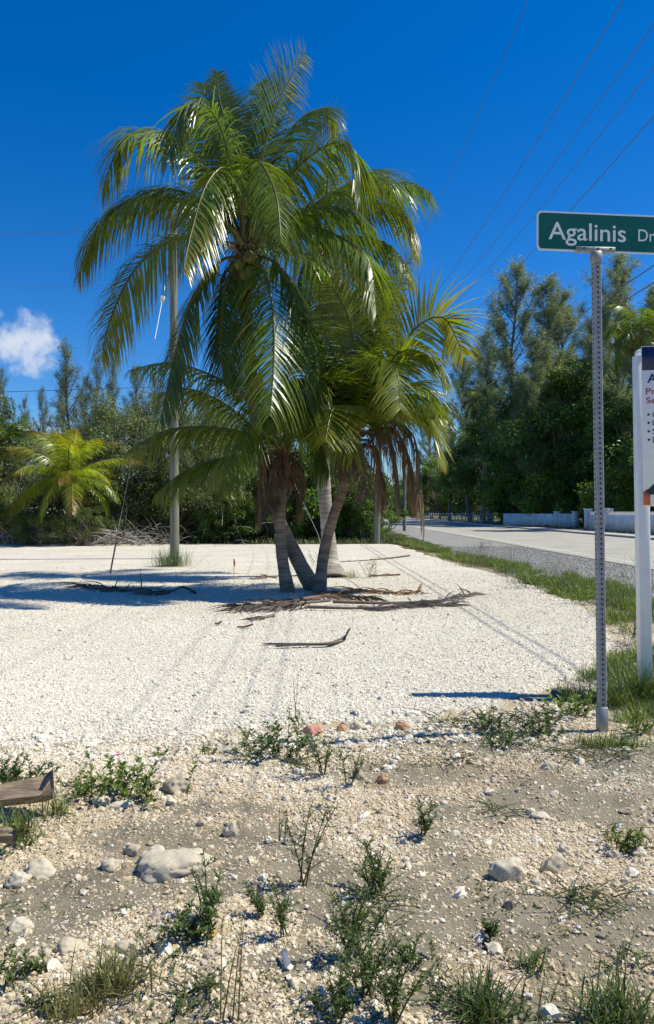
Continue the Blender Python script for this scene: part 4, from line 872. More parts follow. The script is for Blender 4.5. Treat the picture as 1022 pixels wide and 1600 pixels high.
def rounded(w, h, r, t, n=6):
    pts = []
    for cx, cz, a0 in ((w - r, h - r, 0), (r, h - r, 90), (r, r, 180), (w - r, r, 270)):
        for k in range(n + 1): a = R(a0 + 90 * k / n); pts.append((cx + r * math.cos(a), cz + r * math.sin(a)))
    m = len(pts); V = np.array([(x, -t / 2, z) for x, z in pts] + [(x, t / 2, z) for x, z in pts]); bm = bmesh.new()
    vs = [bm.verts.new(v) for v in V]; bm.faces.new(vs[:m]); bm.faces.new(vs[m:][::-1])
    for k in range(m): bm.faces.new((vs[k], vs[m + k], vs[m + (k + 1) % m], vs[(k + 1) % m]))
    bmesh.ops.recalc_face_normals(bm, faces=bm.faces); return bm
def bm_obj(name, bm, mat, parent, loc=(0, 0, 0)):
    me = bpy.data.meshes.new(name); bm.to_mesh(me); bm.free(); me.materials.append(mat); o = bpy.data.objects.new(name, me); col.objects.link(o); o.parent = parent; o.location = loc; return o
def street_sign():
    b = gp(941, 1143); zt = 1.6 + (800 - 398) / FPX * b[1]
    root = empty('street_sign', (b[0], b[1], float(dirt_z(b[0], b[1]))), 'green street name sign on a perforated galvanised post at right', 'street sign', None, R(2.0)); root.rotation_euler = (0, R(-.75), R(2.0))
    w = .056; H = zt - .01; pit = .0365; rad = .0072; mb = MB(); hw = w / 2; ncell = int(H / pit); th = np.arange(8) * np.pi / 4 + np.pi / 8
    for f in range(4):
        a = f * np.pi / 2; nx = np.array([math.cos(a), math.sin(a), 0]); tx = np.array([-math.sin(a), math.cos(a), 0]); ch = .006; sw = hw - ch
        for k in range(ncell):
            z0 = k * pit; zc = z0 + pit / 2; V = []; 
            sq = [(sw, 0), (sw, pit / 2), (0, pit / 2), (-sw, pit / 2), (-sw, 0), (-sw, -pit / 2), (0, -pit / 2), (sw, -pit / 2)]
            for (u, v) in sq: V.append(nx * hw + tx * u + [0, 0, zc + v])
            for t in range(8): q = t * np.pi / 4; V.append(nx * hw + tx * rad * math.cos(q) + [0, 0, zc + rad * math.sin(q)])
            for t in range(8): q = t * np.pi / 4; V.append(nx * (hw - .0012) + tx * rad * math.cos(q) + [0, 0, zc + rad * math.sin(q)])
            F = [[t, (t + 1) % 8, 8 + (t + 1) % 8, 8 + t] for t in range(8)] + [[8 + t, 8 + (t + 1) % 8, 16 + (t + 1) % 8, 16 + t] for t in range(8)]
            mb.add(np.array(V), F)
        a2 = a + np.pi / 2; n2 = np.array([math.cos(a2), math.sin(a2), 0]); top = ncell * pit       # rounded corner
        p1 = nx * hw + tx * (hw - ch); p2_ = n2 * hw + nx * (hw - ch); mb.add([p1, p2_, p2_ + [0, 0, top], p1 + [0, 0, top]], [[0, 1, 2, 3]])
    mb.build('post', M['galv'], root, loc=(0, 0, 0))
    mb = MB()
    for f in range(4):                                                                              # near-black sheets added as shade behind the holes; they also close the tube
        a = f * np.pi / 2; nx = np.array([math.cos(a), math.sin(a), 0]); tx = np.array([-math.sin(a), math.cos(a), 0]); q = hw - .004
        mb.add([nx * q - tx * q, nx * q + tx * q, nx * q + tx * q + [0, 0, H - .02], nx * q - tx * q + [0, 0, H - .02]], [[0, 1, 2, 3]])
    mb.build('shade_liner', M['hole_shade'], root, loc=(0, 0, 0))
    mb = MB(); mb.box((0, 0, .06), (.068, .068, .24), bev=.004); sl = mb.build('base_sleeve', M['galv'], root, loc=(0, 0, 0))
    mb = MB(); mb.box((0, 0, H - .015), (.070, .070, .085), bev=.008); mb.build('cap', M['galv'], root, loc=(0, 0, 0))
    zb = H + .032; x0 = -.445
    mb = MB(); mb.box((-.01, -.014, zb + .010), (.30, .012, .036), bev=.003); mb.box((-.01, .014, zb + .010), (.30, .012, .036), bev=.003); mb.box((0, 0, zb - .006), (.06, .05, .012), bev=.002); cl = mb.build('clamp', M['galv'], root, loc=(0, 0, 0)); cl.rotation_euler = (0, 0, R(3.5))
    for x in (-.1, .005, .1):
        m2 = MB(); m2.tube([[x, -.02, zb + .012], [x, -.028, zb + .012]], .009, 6); m2.build('screw', M['dark_rock'], cl, loc=(0, 0, 0))
    W, HT = .965, .285; bo = bm_obj('plate', rounded(W, HT, .035, .004), M['sign_white'], root, (x0, 0, zb)); bo.rotation_euler = (0, R(.9), R(3.5)); bo.location.y = -.027
    bm_obj('green_face', rounded(W - .026, HT - .026, .026, .002), M['sign_green'], bo, (.013, -.0035, .013))
    put_text(bo, 'Agalinis', .085, .082, .585, .132, M['sign_white'], -.006, .006); put_text(bo, 'Dr', .765, .092, .125, .092, M['sign_white'], -.006, .0)
street_sign()
def sale_sign():
    b = gp(1008, 1085); z0 = float(dirt_z(b[0], b[1])); root = empty('sale_board', (b[0], b[1], z0), 'white property sale board with navy top on white posts at the right edge', 'sign', None, R(-2)); root.rotation_euler = (0, R(-.9), R(-3))
    for x in (0, 1.5):
        mb = MB(); mb.box((x, 0, 1.48), (.100, .100, 3.0), bev=.006); p = mb.build('post', M['white_paint'], root, loc=(0, 0, 0)); m2 = MB(); m2.box((x + .032, .02, 3.005), (.11, .09, .05), bev=.012); m2.build('post_cap', M['white_paint'], p, loc=(0, 0, 0))
    x0, w, zb, h = -.01, 1.5, 1.655, 1.39; y = -.060
    mb = MB(); mb.box((x0 + w / 2, y, zb + h / 2), (w, .014, h), bev=.002); pn = mb.build('panel', M['sign_white'], root, loc=(0, 0, 0))
    def pr(nm, bx, bz, ww, hh, mat, o=0):
        m = MB(); m.box((x0 + bx + ww / 2, y - .008 - .001 * o, zb + bz + hh / 2), (ww, .002, hh)); return m.build(nm, mat, pn, loc=(0, 0, 0))
    pr('navy_band', .004, h - .208, w - .008, .204, M['navy']); s = b[1] / FPX
    Z = lambda py: 1.6 - z0 + (800 - py) * s
    put_text(pn, 'A', x0 + .045, Z(600), .088, .080, M['navy'], y - .009, .02)
    put_text(pn, 'Pr', x0 + .032, Z(618), .085, .055, M['red_print'], y - .009, .012); put_text(pn, 'Se', x0 + .032, Z(632), .085, .055, M['red_print'], y - .009, .012)
    for c, py in (('C', 654), ('U', 667), ('S', 680), ('D', 693)):
        m = MB(); a = np.arange(10) * .6283; V = np.stack([x0 + .052 + .011 * np.cos(a), np.full(10, y - .009), Z(py) + .026 + .011 * np.sin(a)], 1); m.add(V, [list(range(10))]); m.build('bullet', M['navy'], pn, loc=(0, 0, 0)); put_text(pn, c, x0 + .085, Z(py), .045, .052, M['navy'], y - .009, .012)
    # printed portrait: dark clothing, a strip of warm print and a pale skirting below
    a = np.linspace(0, np.pi / 2, 10); xs = x0 + .14 - .085 * np.sin(a) ; m = MB()
    prof = [(x0 + .30, Z(716)), (x0 + .16, Z(714)), (x0 + .12, Z(722)), (x0 + .100, Z(738)), (x0 + .092, Z(756)), (x0 + .045, Z(764)), (x0 + .012, Z(767)), (x0 + .05, Z(773)), (x0 + .30, Z(777))]
    m.add([(p[0], y - .0095, p[1]) for p in prof], [list(range(len(prof)))]); m.build('portrait_print', M['black_print'], pn, loc=(0, 0, 0))
    pr('orange_print', -.002, Z(789) - zb, .058, Z(768) - Z(789), M['orange']); 
sale_sign()
def walls():
    def seg(x0, y0, x1, y1, h, label, name='boundary_wall', pillars=(0, 1), slats=False):
        root = empty(name, (x0, y0, .1), label, 'wall', 'white boundary walls across the road'); L = math.hypot(x1 - x0, y1 - y0); a = math.atan2(y1 - y0, x1 - x0); root.rotation_euler = (0, 0, a)
        mb = MB(); mb.box((L / 2, 0, h / 2), (L, .2, h)); mb.build('panel', M['white_wall'], root, loc=(0, 0, 0)); mb = MB(); mb.box((L / 2, 0, h + .04), (L, .26, .08), bev=.01); mb.build('coping', M['white_wall'], root, loc=(0, 0, 0))
        for t in pillars:
            mb = MB(); mb.box((t * L, 0, (h + .25) / 2), (.5, .5, h + .25)); p = mb.build('pillar', M['white_wall'], root, loc=(0, 0, 0)); mb = MB(); mb.box((t * L, 0, h + .29), (.62, .62, .09), bev=.02); mb.build('cap', M['white_wall'], p, loc=(0, 0, 0))
        if slats:
            for k in range(6): mb = MB(); mb.box((L * .55, -.12 if a > 0 else .12, .2 + k * .2), (1.5, .06, .07)); mb.build('louvre', M['white_wall'], root, loc=(0, 0, 0))
    seg(20.6, 86, 24.2, 72, 1.25, 'low white boundary wall across the road, left of the gateway', pillars=(.78, 1)); seg(21.9, 62, 21.9, 44, 1.45, 'white boundary wall with louvred panel right of the gateway', pillars=(0, .25), slats=True)
    root = empty('far_fence', (20.6, 92, .1), 'low grey fence beside the far end of the road', 'fence')
    for k in range(26):
        mb = MB(); mb.box((0, k * 3, .65), (.12, .12, 1.3)); mb.build('post', M['concrete'], root, loc=(0, 0, 0))
    for z in (.35, .8, 1.2): mb = MB(); mb.box((.1, 37.5, z), (.04, 76, .10)); mb.build('rail', M['concrete'], root, loc=(0, 0, 0))
walls()

# ------------------------------------------------------------------ litter on the lot
def fallen_frond(pts, label, leaf=.45, n=40, seed=0, tint=BROWN, droop=.5, rach=.03, start=.3):
    root_p = np.array(pts[0]); r = np.random.RandomState(seed); mb = MB(); C = spline(pts, 40); T = nrm(np.gradient(C, axis=0)); S = nrm(np.cross(T, [0, 0, 1.0]))
    mb.tube(C[::2], np.linspace(rach, .006, 20), 5, 0, tint * 1.1, False)
    t = np.clip(start + (1 - start) * np.repeat(np.arange(n) / n, 2) + r.normal(0, .01, 2 * n), 0, .99); i = (t * 39).astype(int); sd = np.tile([-1, 1], n)[:, None]
    D = T[i] * r.uniform(.7, 1.3, (2 * n, 1)) + S[i] * sd * r.uniform(.1, .9, (2 * n, 1)) + [0, 0, .30] + r.normal(0, .28, (2 * n, 3))
    mb.strips(C[i], D, leaf * r.uniform(.5, 1.1, 2 * n), .026, T[i] * .4 + [0, 0, .6], droop * r.uniform(.2, 1, 2 * n), 4, 0, tint * r.uniform(.5, 1.5, (2 * n, 1)), zmin=.045)
    return tag(mb.build('fallen_frond', M['dead']), label, 'palm frond', 'fallen palm fronds')
def gl(px, py, z=.05): return gp(px, py, z)
GREYB = np.array([.16, .135, .115])
fallen_frond([gl(305, 926, .06), at(285, 917, 14.6), gl(262, 925, .08), gl(200, 922, .06), gl(125, 914, .08)], 'long fallen frond with curved stalk lying in shadow at left', .75, 80, 1, GREYB)
fallen_frond([gl(500, 935, .1), gl(450, 940, .1), gl(370, 948, .1)], 'dark fallen frond left of the palm bases in shadow', .6, 50, 2, GREYB * .7)
fallen_frond([at(658, 914, 15.4), gl(652, 924, .07), gl(620, 926, .07), gl(560, 922, .09), gl(500, 928, .09)], 'reddish brown fallen frond with upturned stalk right of the palm bases', .5, 50, 3, np.array([.24, .15, .09]))
fallen_frond([gl(520, 940, .09), gl(600, 942, .08), gl(680, 938, .08), gl(745, 926, .06)], 'grey fallen frond reaching furthest right from the palm bases', .5, 50, 4, GREYB)
fallen_frond([gl(480, 948, .09), gl(560, 950, .08), gl(640, 946, .07), gl(720, 944, .05)], 'grey fallen frond nearest the viewer under the palms', .5, 50, 5, GREYB * .9)
fallen_frond([gl(470, 936, .14), gl(520, 930, .12), gl(590, 934, .09)], 'short brown frond piled against the palm trunks', .45, 40, 6, BROWN)
fallen_frond([gl(515, 938, .12), gl(460, 944, .12), gl(400, 952, .07)], 'grey brown frond lying across the dark one left of palms', .5, 40, 7, GREYB)
fallen_frond([gl(640, 868, .05), gl(590, 874, .05), gl(525, 878, .05)], 'thin dry frond lying on the lot behind the palms', .3, 24, 8, BROWN)
fallen_frond([gl(625, 898, .05), gl(600, 899, .05), gl(580, 900, .05)], 'short dry frond piece right of the rear palm base', .3, 16, 9, BROWN)
fallen_frond([gl(432, 902, .06), gl(415, 901, .08), gl(395, 904, .05)], 'small dry frond left of the palm trunks behind the flag', .3, 16, 10, GREYB)
fallen_frond([gl(428, 962, .05), gl(410, 965, .05), gl(392, 968, .05)], 'small dry leaf bundle on gravel left of palm bases', .25, 12, 11, GREYB)
def trough(pts, wid, dep, label, tint, name='palm_spathe', mat='dead', thick=.008, cat='palm husk', tilt=0.0):
    C = spline(pts, 26); T = nrm(np.gradient(C, axis=0)); S = nrm(nrm(np.cross(T, [0, 0, 1.0]) + 1e-6) + np.array([0, 0, tilt])); U = np.cross(S, T); k = len(C); w = np.interp(np.linspace(0, 1, k), *wid); dd = np.interp(np.linspace(0, 1, k), *dep); th = np.linspace(-1, 1, 9); V = []
    for off in (0, thick):
        V.append(C[:, None] + S[:, None] * (w[:, None, None] * th[None, :, None]) + U[:, None] * (dd[:, None, None] * (th[None, :, None] ** 2) - off))
    A = np.concatenate([V[0], V[1][:, ::-1]], 1); m = A.shape[1]; i = np.arange(k - 1)[:, None] * m; j = np.arange(m)[None]; F = np.stack([i + j, i + (j + 1) % m, i + m + (j + 1) % m, i + m + j], -1).reshape(-1, 4)
    g = np.array(tint)[None, None] * (.75 + .5 * np.random.RandomState(3).uniform(0, 1, (1, m, 1))) * np.ones((k, 1, 1)); mb = MB(); mb.add(A, F, 0, g.reshape(-1, 3))
    return tag(mb.build(name, M[mat], None, True), label, cat)
trough([gl(431, 1010, .05), gl(470, 1008, .05), gl(515, 1007, .05), at(536, 1000, 9.1), at(547, 982, 9.1)], ([0, .2, .6, .85, 1], [.02, .025, .035, .05, .008]), ([0, .7, 1], [.01, .03, .01]), 'dark curved palm husk with upturned end on open gravel', (.13, .11, .095))
mb = MB(); r = np.random.RandomState(4); b = gl(470, 1008, .06); n = 26; P = b + np.stack([r.uniform(-.25, .1, n), r.normal(0, .02, n), r.uniform(0, .02, n)], 1)
mb.strips(P, np.stack([-np.ones(n), r.normal(0, .12, n), r.uniform(0, .12, n)], 1), r.uniform(.1, .3, n), .012, np.tile([0, .3, 1.0], (n, 1)), .05, 3, 0, GREYB * r.uniform(.5, 1.4, (n, 1)), zmin=.04); tag(mb.build('husk_fibres', M['dead']), 'frayed dry fibres at the left end of the curved husk', 'palm fibre')
trough([gl(-60, 1262, .03), gl(-20, 1256, .05), gl(40, 1250, .07), gl(84, 1244, .08)], ([0, .5, .9, 1], [.05, .085, .095, .055]), ([0, .6, .9, 1], [.05, .07, .08, .13]), 'large weathered palm leaf base at the left edge of the dirt', (.30, .235, .17), 'palm_leaf_base', thick=.016, tilt=-.18, mat='husk')
trough([gl(-40, 1315, .02), gl(0, 1312, .03), gl(22, 1318, .03)], ([0, .6, 1], [.06, .05, .01]), ([0, 1], [.03, .05]), 'small grey husk scrap at the left edge below the leaf base', (.26, .22, .18), 'palm_husk', thick=.012, mat='husk')
b = gl(347, 946 + 6, .03)
for px, py, w, lab in [(341, 975, .05, 'small brown husk scrap on gravel left of the palm bases'), (383, 980, .11, 'flat brown leaf scrap on gravel below the fallen fronds')]:
    c = gl(px, py, .05); trough([c - [w, 0, 0], c, c + [w, .02, .03]], ([0, .5, 1], [.004, .03, .004]), ([0, 1], [.015, .02]), lab, (.20, .13, .08), 'husk_scrap', thick=.006)
def flag():
    b = gl(366, 906, .02); root = empty('survey_flag', b, 'orange survey flag on a thin wire left of the palm trunks', 'survey flag'); t = at(365, 873, b[1]); mb = MB(); mb.tube([b, t], .006, 5); mb.build('stake', M['orange'], root)
    V = [t, t + [-.005, 0, -.11], t + [.03, -.01, -.20], t + [.045, -.02, -.08], t + [.02, -.01, -.01]]; mb = MB(); mb.add(V, [[0, 1, 2, 3, 4]]); mb.build('pennant', M['orange'], root)
flag()
mb = MB(); c = gl(445, 1497, .03); mb.add([c + [-.018, .04, 0], c + [.0, .045, .012], c + [.022, -.04, .004], c + [.004, -.05, -.006], c + [0, 0, .02]], [[0, 3, 4], [3, 2, 4], [2, 1, 4], [1, 0, 4]]); tag(mb.build('plastic_scrap', plain('blue_grey_plastic', (.20, .22, .27), .4)), 'blue grey plastic scrap on the dirt near the bottom', 'plastic scrap')

# ------------------------------------------------------------------ grass and weeds
def blades(P, h, tint, seed, w=.006, lean=.55, droop=.25, nseg=3, zmin=None):
    r = np.random.RandomState(seed); n = len(P); az = r.uniform(0, 6.283, n); k = r.uniform(.1, 1, n) * lean
    D = np.stack([np.sin(az) * k, np.cos(az) * k, np.ones(n)], 1); Wd = np.stack([np.cos(az), -np.sin(az), np.zeros(n)], 1); mb = MB()
    t = np.asarray(tint)[None] * r.uniform(.6, 1.45, (n, 1)); dry = r.uniform(0, 1, (n, 1)) < .13; t = np.where(dry, np.array([.22, .17, .08]) * r.uniform(.6, 1.2, (n, 1)), t)
    mb.strips(P, D, h * r.uniform(.5, 1.2, n), w * r.uniform(.7, 1.3, n), Wd, droop * r.uniform(.3, 1.5, n), nseg, 0, t); return mb
def verge():
    r = np.random.RandomState(31); n = 120000; y = r.uniform(6.2, 46, n) ** 1.0; y = 6.2 + 40 * r.uniform(0, 1, n) ** 1.7
    w = np.interp(y, [6, 9, 14, 22, 30, 46], [1.9, 1.8, 1.6, 1.2, .8, 1.4]); x0 = np.interp(y, [6, 7.3, 8.7, 11, 14.5, 18, 24, 34, 44], [2.5, 2.95, 3.75, 4.2, 4.45, 4.6, 4.1, 3.6, 3.2]); u = r.uniform(0, 1, n); x = x0 + w * u + .55 * (fbm(y * 1.3, u * 0 + 4, 38, 4) - .5) + r.normal(0, .05, n)
    den = fbm(x * 1.3, y * 1.0, 33, 4); k = r.uniform(0, 1, n) < sstep(.50, .62, den + .10 * np.sin(np.pi * u)); x, y = x[k], y[k]; h = np.interp(y, [6, 10, 25, 45], [.12, .16, .20, .26]) * (.5 + 1.3 * fbm(x * 2, y * 2, 35, 3))
    mb = blades(np.stack([x, y, np.full_like(x, .0)], 1), h, (.14, .20, .035), 32, .009, .7, .3); tag(mb.build('verge_grass', M['weed']), 'green grass strip between the gravel lot and the road shoulder', 'grass', kind='stuff')
    n = 26000; px = r.uniform(870, 1120, n); py = 1020 + r.uniform(0, 1, n) ** 1.1 * 150; d = FPX * CAMH / (py - HY); x = (px - CX) / FPX * d; den = fbm(x * 2.2, d * 2.2, 36, 4) + np.where(px > 950, .12, -.04) + - .30 * sstep(1085, 1165, py) + .05
    k = r.uniform(0, 1, n) < sstep(.42, .60, den); mb = blades(np.stack([x, d, dirt_z(x, d)], 1)[k], .10, (.11, .165, .03), 34, .006, .8, .3); tag(mb.build('post_grass', M['weed']), 'green grass round the feet of the street sign and sale board', 'grass', kind='stuff')
    n = 15000; x = np.concatenate([r.uniform(-18, 4, n // 2), r.uniform(20.6, 34, n // 2)]); y = np.concatenate([r.uniform(36.6, 40, n // 2), r.uniform(40, 110, n // 2)])
    mb = blades(np.stack([x, y, np.where(x > 10, .1, 0)], 1), np.where(x > 10, .3, .35), (.06, .085, .02), 39, .03, .8, .3, 2); tag(mb.build('far_grass', M['weed']), 'rough grass under the far trees and shrubs', 'grass', kind='stuff')
verge()
def sprigs():
    r = np.random.RandomState(77); n = 8000; x = r.uniform(-.75, .75, n); d = np.sqrt(r.uniform(1.5 ** 2, 6.2 ** 2, n)); x = x * d; k = (fbm(x * 1.4, d * 1.4, 95, 4) + .05 * (x > .6) > .545 + .12 * r.uniform(0, 1, n)) & (pad_in(x, d) < .1); x, d = x[k], d[k]; m = len(x); q = 7
    P = np.repeat(np.stack([x, d, dirt_z(x, d)], 1), q, 0) + r.normal(0, .012, (m * q, 3)) * [1, 1, 0]; a = r.uniform(0, 6.283, m * q); D = np.stack([np.sin(a), np.cos(a), r.uniform(.2, 1.3, m * q)], 1); L = r.uniform(.008, .026, m * q); mb = MB()
    t = np.repeat(np.where(r.uniform(0, 1, (m, 1)) < .3, [[.20, .17, .08]], [[.085, .125, .035]]) * r.uniform(.6, 1.4, (m, 1)), q, 0); mb.leaves(P, D, np.tile([0, 0, 1.0], (m * q, 1)) + r.normal(0, .4, (m * q, 3)), L, L * .35, 0, t)
    tag(mb.build('ground_sprigs', M['weed']), 'sparse tiny green sprigs scattered over the stony dirt', 'weeds', kind='stuff')
sprigs()
def weed(kind, px, py, hpx, wpx, label, seed, tint=(.075, .115, .025), n=None, name='weed', dz=0):
    p = gp(px, py); d = p[1]; h = hpx / FPX * d; w = wpx / FPX * d; z = max(float(dirt_z(p[0], p[1])), float(lot_z(p[0], p[1])) if pad_in(p[0], p[1]) > 0 else -1); p[2] = z
    r = np.random.RandomState(seed); tint = np.array(tint)
    if kind == 'grass':
        m = n or 160; P = p + np.stack([r.normal(0, w * .2, m), r.normal(0, w * .16, m), np.zeros(m)], 1); mb = blades(P, h * 1.15, tint, seed, .0055, .9, .3)
        return tag(mb.build(name if name != 'weed' else 'grass_tuft', M['weed']), label, 'grass')
    root = empty(name, p, label, 'weed'); sb = MB(); fb = MB(); ns = n or {'herb': 4, 'leafy': 14, 'mat': 26, 'stalk': 2}[kind]; nleaf = {'herb': 34, 'leafy': 24, 'mat': 26, 'stalk': 12}[kind]
    for k in range(ns):
        az = r.uniform(0, 360); b = p + [r.normal(0, w * .13), r.normal(0, w * .13), 0]
        el, L, bend = {'herb': (r.uniform(62, 85), h * r.uniform(.6, 1.1), 15), 'leafy': (r.uniform(35, 80), h * r.uniform(.6, 1.15), 20), 'mat': (r.uniform(8, 40), w * r.uniform(.25, .55), 25), 'stalk': (r.uniform(80, 88), h * r.uniform(.75, 1.05), 8)}[kind]
        if kind == 'leafy': b = p + [r.normal(0, w * .22), r.normal(0, w * .15), 0]
        if kind == 'mat': b = p + [r.normal(0, w * .2), r.normal(0, w * .16), .01]
        C = spline(arc(b, az, el, L, bend, 4), 14); C[:, 2] = np.maximum(C[:, 2], z + .006); sb.tube(C, np.linspace(.0028, .001, 14) * (1.3 if kind == 'herb' else 1), 4, 0, tint * .9 + [.02, .0, 0], False)
        if kind == 'herb':
            for q in range(7):
                j = r.randint(3, 12); S2 = spline(arc(C[j], r.uniform(0, 360), r.uniform(25, 65), L * r.uniform(.18, .42), 20, 3), 8); sb.tube(S2, np.linspace(.0014, .0007, 8), 3, 0, tint * .9, False)
                ii = r.randint(1, 8, 16); a3 = r.uniform(0, 6.283, 16); sd = np.stack([np.sin(a3), np.cos(a3), r.uniform(0, .6, 16)], 1); l3 = .016 * r.uniform(.6, 1.4, 16)
                fb.leaves(S2[ii], nrm(S2[-1] - S2[0])[None] * .8 + sd, np.tile([0, 0, 1.0], (16, 1)) + r.normal(0, .5, (16, 3)), l3, l3 * .32, 0, tint * r.uniform(.6, 1.5, (16, 1)))
        i = r.randint(2 if kind != 'stalk' else 4, 14, nleaf); T = nrm(np.gradient(C, axis=0))[i]; a2 = r.uniform(0, 6.283, nleaf); side = np.stack([np.sin(a2), np.cos(a2), r.uniform(-.1, .5, nleaf)], 1)
        ll = {'herb': .019, 'leafy': .027, 'mat': .012, 'stalk': .016}[kind] * r.uniform(.6, 1.3, nleaf) * (1 if kind != 'leafy' else np.clip(h / .16, .7, 1.5)); asp = {'herb': .26, 'leafy': .42, 'mat': .42, 'stalk': .22}[kind]
        t = tint * r.uniform(.65, 1.5, (nleaf, 1)); fb.leaves(C[i], T * .7 + side, np.tile([0, 0, 1.0], (nleaf, 1)) + r.normal(0, .4, (nleaf, 3)), ll, ll * asp, 0, t)
    sb.build('stem', M['weed'], root); fb.build('foliage', M['weed'], root); return root
DG = (.075, .115, .030); BG = (.125, .180, .035); DRY = (.17, .17, .065)
W = weed
W('leafy', 425, 1180, 66, 105, 'bushy dark green weed on lot edge left of the pink red rock', 1, DG, 22); W('herb', 507, 1205, 82, 30, 'spiky upright weed just right of the pink red rock', 2, DG, 5); W('herb', 545, 1225, 60, 30, 'thin upright weed right of the spiky one', 3, DG, 3)
fl = W('leafy', 205, 1240, 62, 120, 'leafy green weed with one pink flower at left', 4, BG, 26); W('leafy', 140, 1236, 45, 80, 'leafy green weed left of the pink flower', 5, BG, 14)
fp = gp(183, 1225) + [0, 0, .165]; mb = MB(); a = np.arange(5) * 1.2566; mb.leaves(np.tile(fp, (5, 1)), np.stack([np.cos(a), np.sin(a) * .6, np.full(5, .5)], 1), np.tile([0, -.3, 1.0], (5, 1)), .02, .018, 0, (.62, .14, .55)); mb.build('flower', M['weed'], fl)
W('leafy', 40, 1228, 46, 80, 'dark green low weed behind the big leaf base at left', 6, DG, 22); W('leafy', 0, 1222, 40, 60, 'dark green weed at the left edge behind the leaf base', 7, DG, 16); W('grass', 25, 1300, 46, 80, 'bright grass tuft in front of the big leaf base', 8, BG, 150); W('grass', 90, 1268, 40, 50, 'arching grass at the right end of the big leaf base', 9, BG, 60); W('leafy', 25, 1316, 30, 60, 'small bright weed above the grey husk scrap', 10, BG, 10)
W('herb', 478, 1378, 135, 40, 'tall sparse weed with long arms in the middle of the grey soil', 11, DG, 4); W('stalk', 440, 1310, 60, 30, 'thin weed stalk at upper left of the tall sparse weed', 12, DG, 3); W('herb', 660, 1302, 58, 50, 'sparse low weed right of centre on tan gravel', 13, DG, 5)
W('herb', 590, 1395, 78, 70, 'sparse branching weed left of the angular grey white rock', 14, DG, 9); W('mat', 585, 1405, 20, 110, 'thin green mat at the foot of the branching weed', 15, DG, 16); W('herb', 545, 1500, 130, 60, 'tall wiry weed in lower middle of dirt', 16, DG, 7); W('herb', 575, 1560, 120, 70, 'tall wiry weed near the bottom middle', 17, DG, 8); W('herb', 615, 1600, 110, 60, 'wiry weed at the bottom edge right of middle', 18, DG, 6); W('herb', 530, 1600, 90, 60, 'wiry weed at the bottom edge in the middle', 19, DG, 6)
W('leafy', 295, 1468, 70, 80, 'dark feathery weed above the ochre stone at lower left', 20, DG, 16); W('herb', 322, 1440, 110, 40, 'upright feathery weed left of the ochre stone', 21, DG, 5); W('grass', 170, 1545, 55, 120, 'broad yellow green grass tuft at lower left', 22, DRY, 240); W('grass', 110, 1580, 45, 120, 'sparse dry grass tuft at the lower left corner', 23, DRY, 150); W('leafy', 15, 1530, 52, 70, 'dark leafy weed at the lower left edge', 24, DG, 12); W('leafy', 50, 1515, 32, 50, 'leafy sprig beside the dark weed at lower left edge', 25, DG, 7)
W('stalk', 342, 1600, 185, 30, 'tall bare stalk rising from the bottom edge, left one', 26, DRY, 2); W('stalk', 370, 1600, 160, 30, 'tall bare stalk rising from the bottom edge, right one', 27, DRY, 2); W('herb', 410, 1425, 50, 22, 'small upright weed left of the soil hollow', 28, DG, 3); W('herb', 445, 1462, 95, 30, 'slim upright weed left of the tall wiry ones', 29, DG, 3); W('mat', 235, 1500, 25, 130, 'low weed mat at lower left among pebbles', 30, DG, 18); W('mat', 60, 1570, 25, 120, 'low mat of small leaves at the bottom left corner', 31, DG, 16)
W('mat', 790, 1150, 30, 120, 'green creeping mat left of the sign post base', 32, DG, 34); W('leafy', 765, 1140, 40, 60, 'small leafy weed at the left end of the creeping mat', 33, DG, 12); W('leafy', 840, 1150, 45, 80, 'leafy weed just left of the sign post base', 34, DG, 16); W('mat', 700, 1185, 20, 100, 'sparse green mat left of the creeping one', 35, DG, 16); W('mat', 880, 1180, 25, 120, 'sparse mat in front of the sign post', 36, DG, 18)
W('leafy', 975, 1320, 42, 56, 'bright green leafy weed near the right edge', 37, BG, 16); W('mat', 920, 1395, 25, 140, 'widest green weed mat on the right dirt', 38, DG, 36); W('mat', 985, 1300, 20, 100, 'thin weed mat around the bright leafy weed', 39, DG, 16); W('herb', 765, 1460, 40, 20, 'tiny upright weed right of the angular rock', 40, DG, 3); W('mat', 780, 1260, 14, 80, 'thin weed mat in the middle of the right dirt', 41, DG, 14)
W('grass', 755, 1585, 62, 110, 'dry green grass tuft at bottom right of middle', 42, DG, 230); W('grass', 965, 1590, 62, 150, 'large grass tuft at the bottom right corner', 43, DG, 300); W('grass', 830, 1505, 36, 60, 'small grass tuft right of the grey soil', 44, DG, 60); W('leafy', 645, 1500, 42, 60, 'low weed right of the tall wiry one', 45, DG, 10); W('mat', 700, 1560, 20, 120, 'low sparse mat left of the dry grass tuft', 46, DG, 16); W('mat', 990, 1500, 20, 120, 'low sparse mat at the right edge', 47, DG, 14); W('mat', 820, 1580, 16, 120, 'low sparse mat at the bottom, right side', 48, DG, 14)
W('grass', 1003, 1092, 58, 70, 'thick grass clump hiding the foot of the sale board post', 61, BG, 420); W('grass', 965, 1100, 40, 70, 'grass clump right of the sign post', 62, BG, 260); W('grass', 910, 1085, 52, 50, 'arching grass weed left of the sign post', 49, DG, 26); W('herb', 990, 1005, 75, 60, 'sprawling leafy weed beside the white sale board post', 50, DG, 9); W('herb', 1004, 960, 95, 60, 'tall weed growing against the sale board post', 51, BG, 8); W('herb', 960, 962, 60, 60, 'weed between the two sign posts', 52, DG, 8); W('leafy', 265, 1172, 16, 36, 'tiny green sprig on the gravel edge', 53, BG, 7); W('leafy', 325, 1172, 16, 30, 'tiny green sprig right of another on the gravel edge', 54, BG, 7)
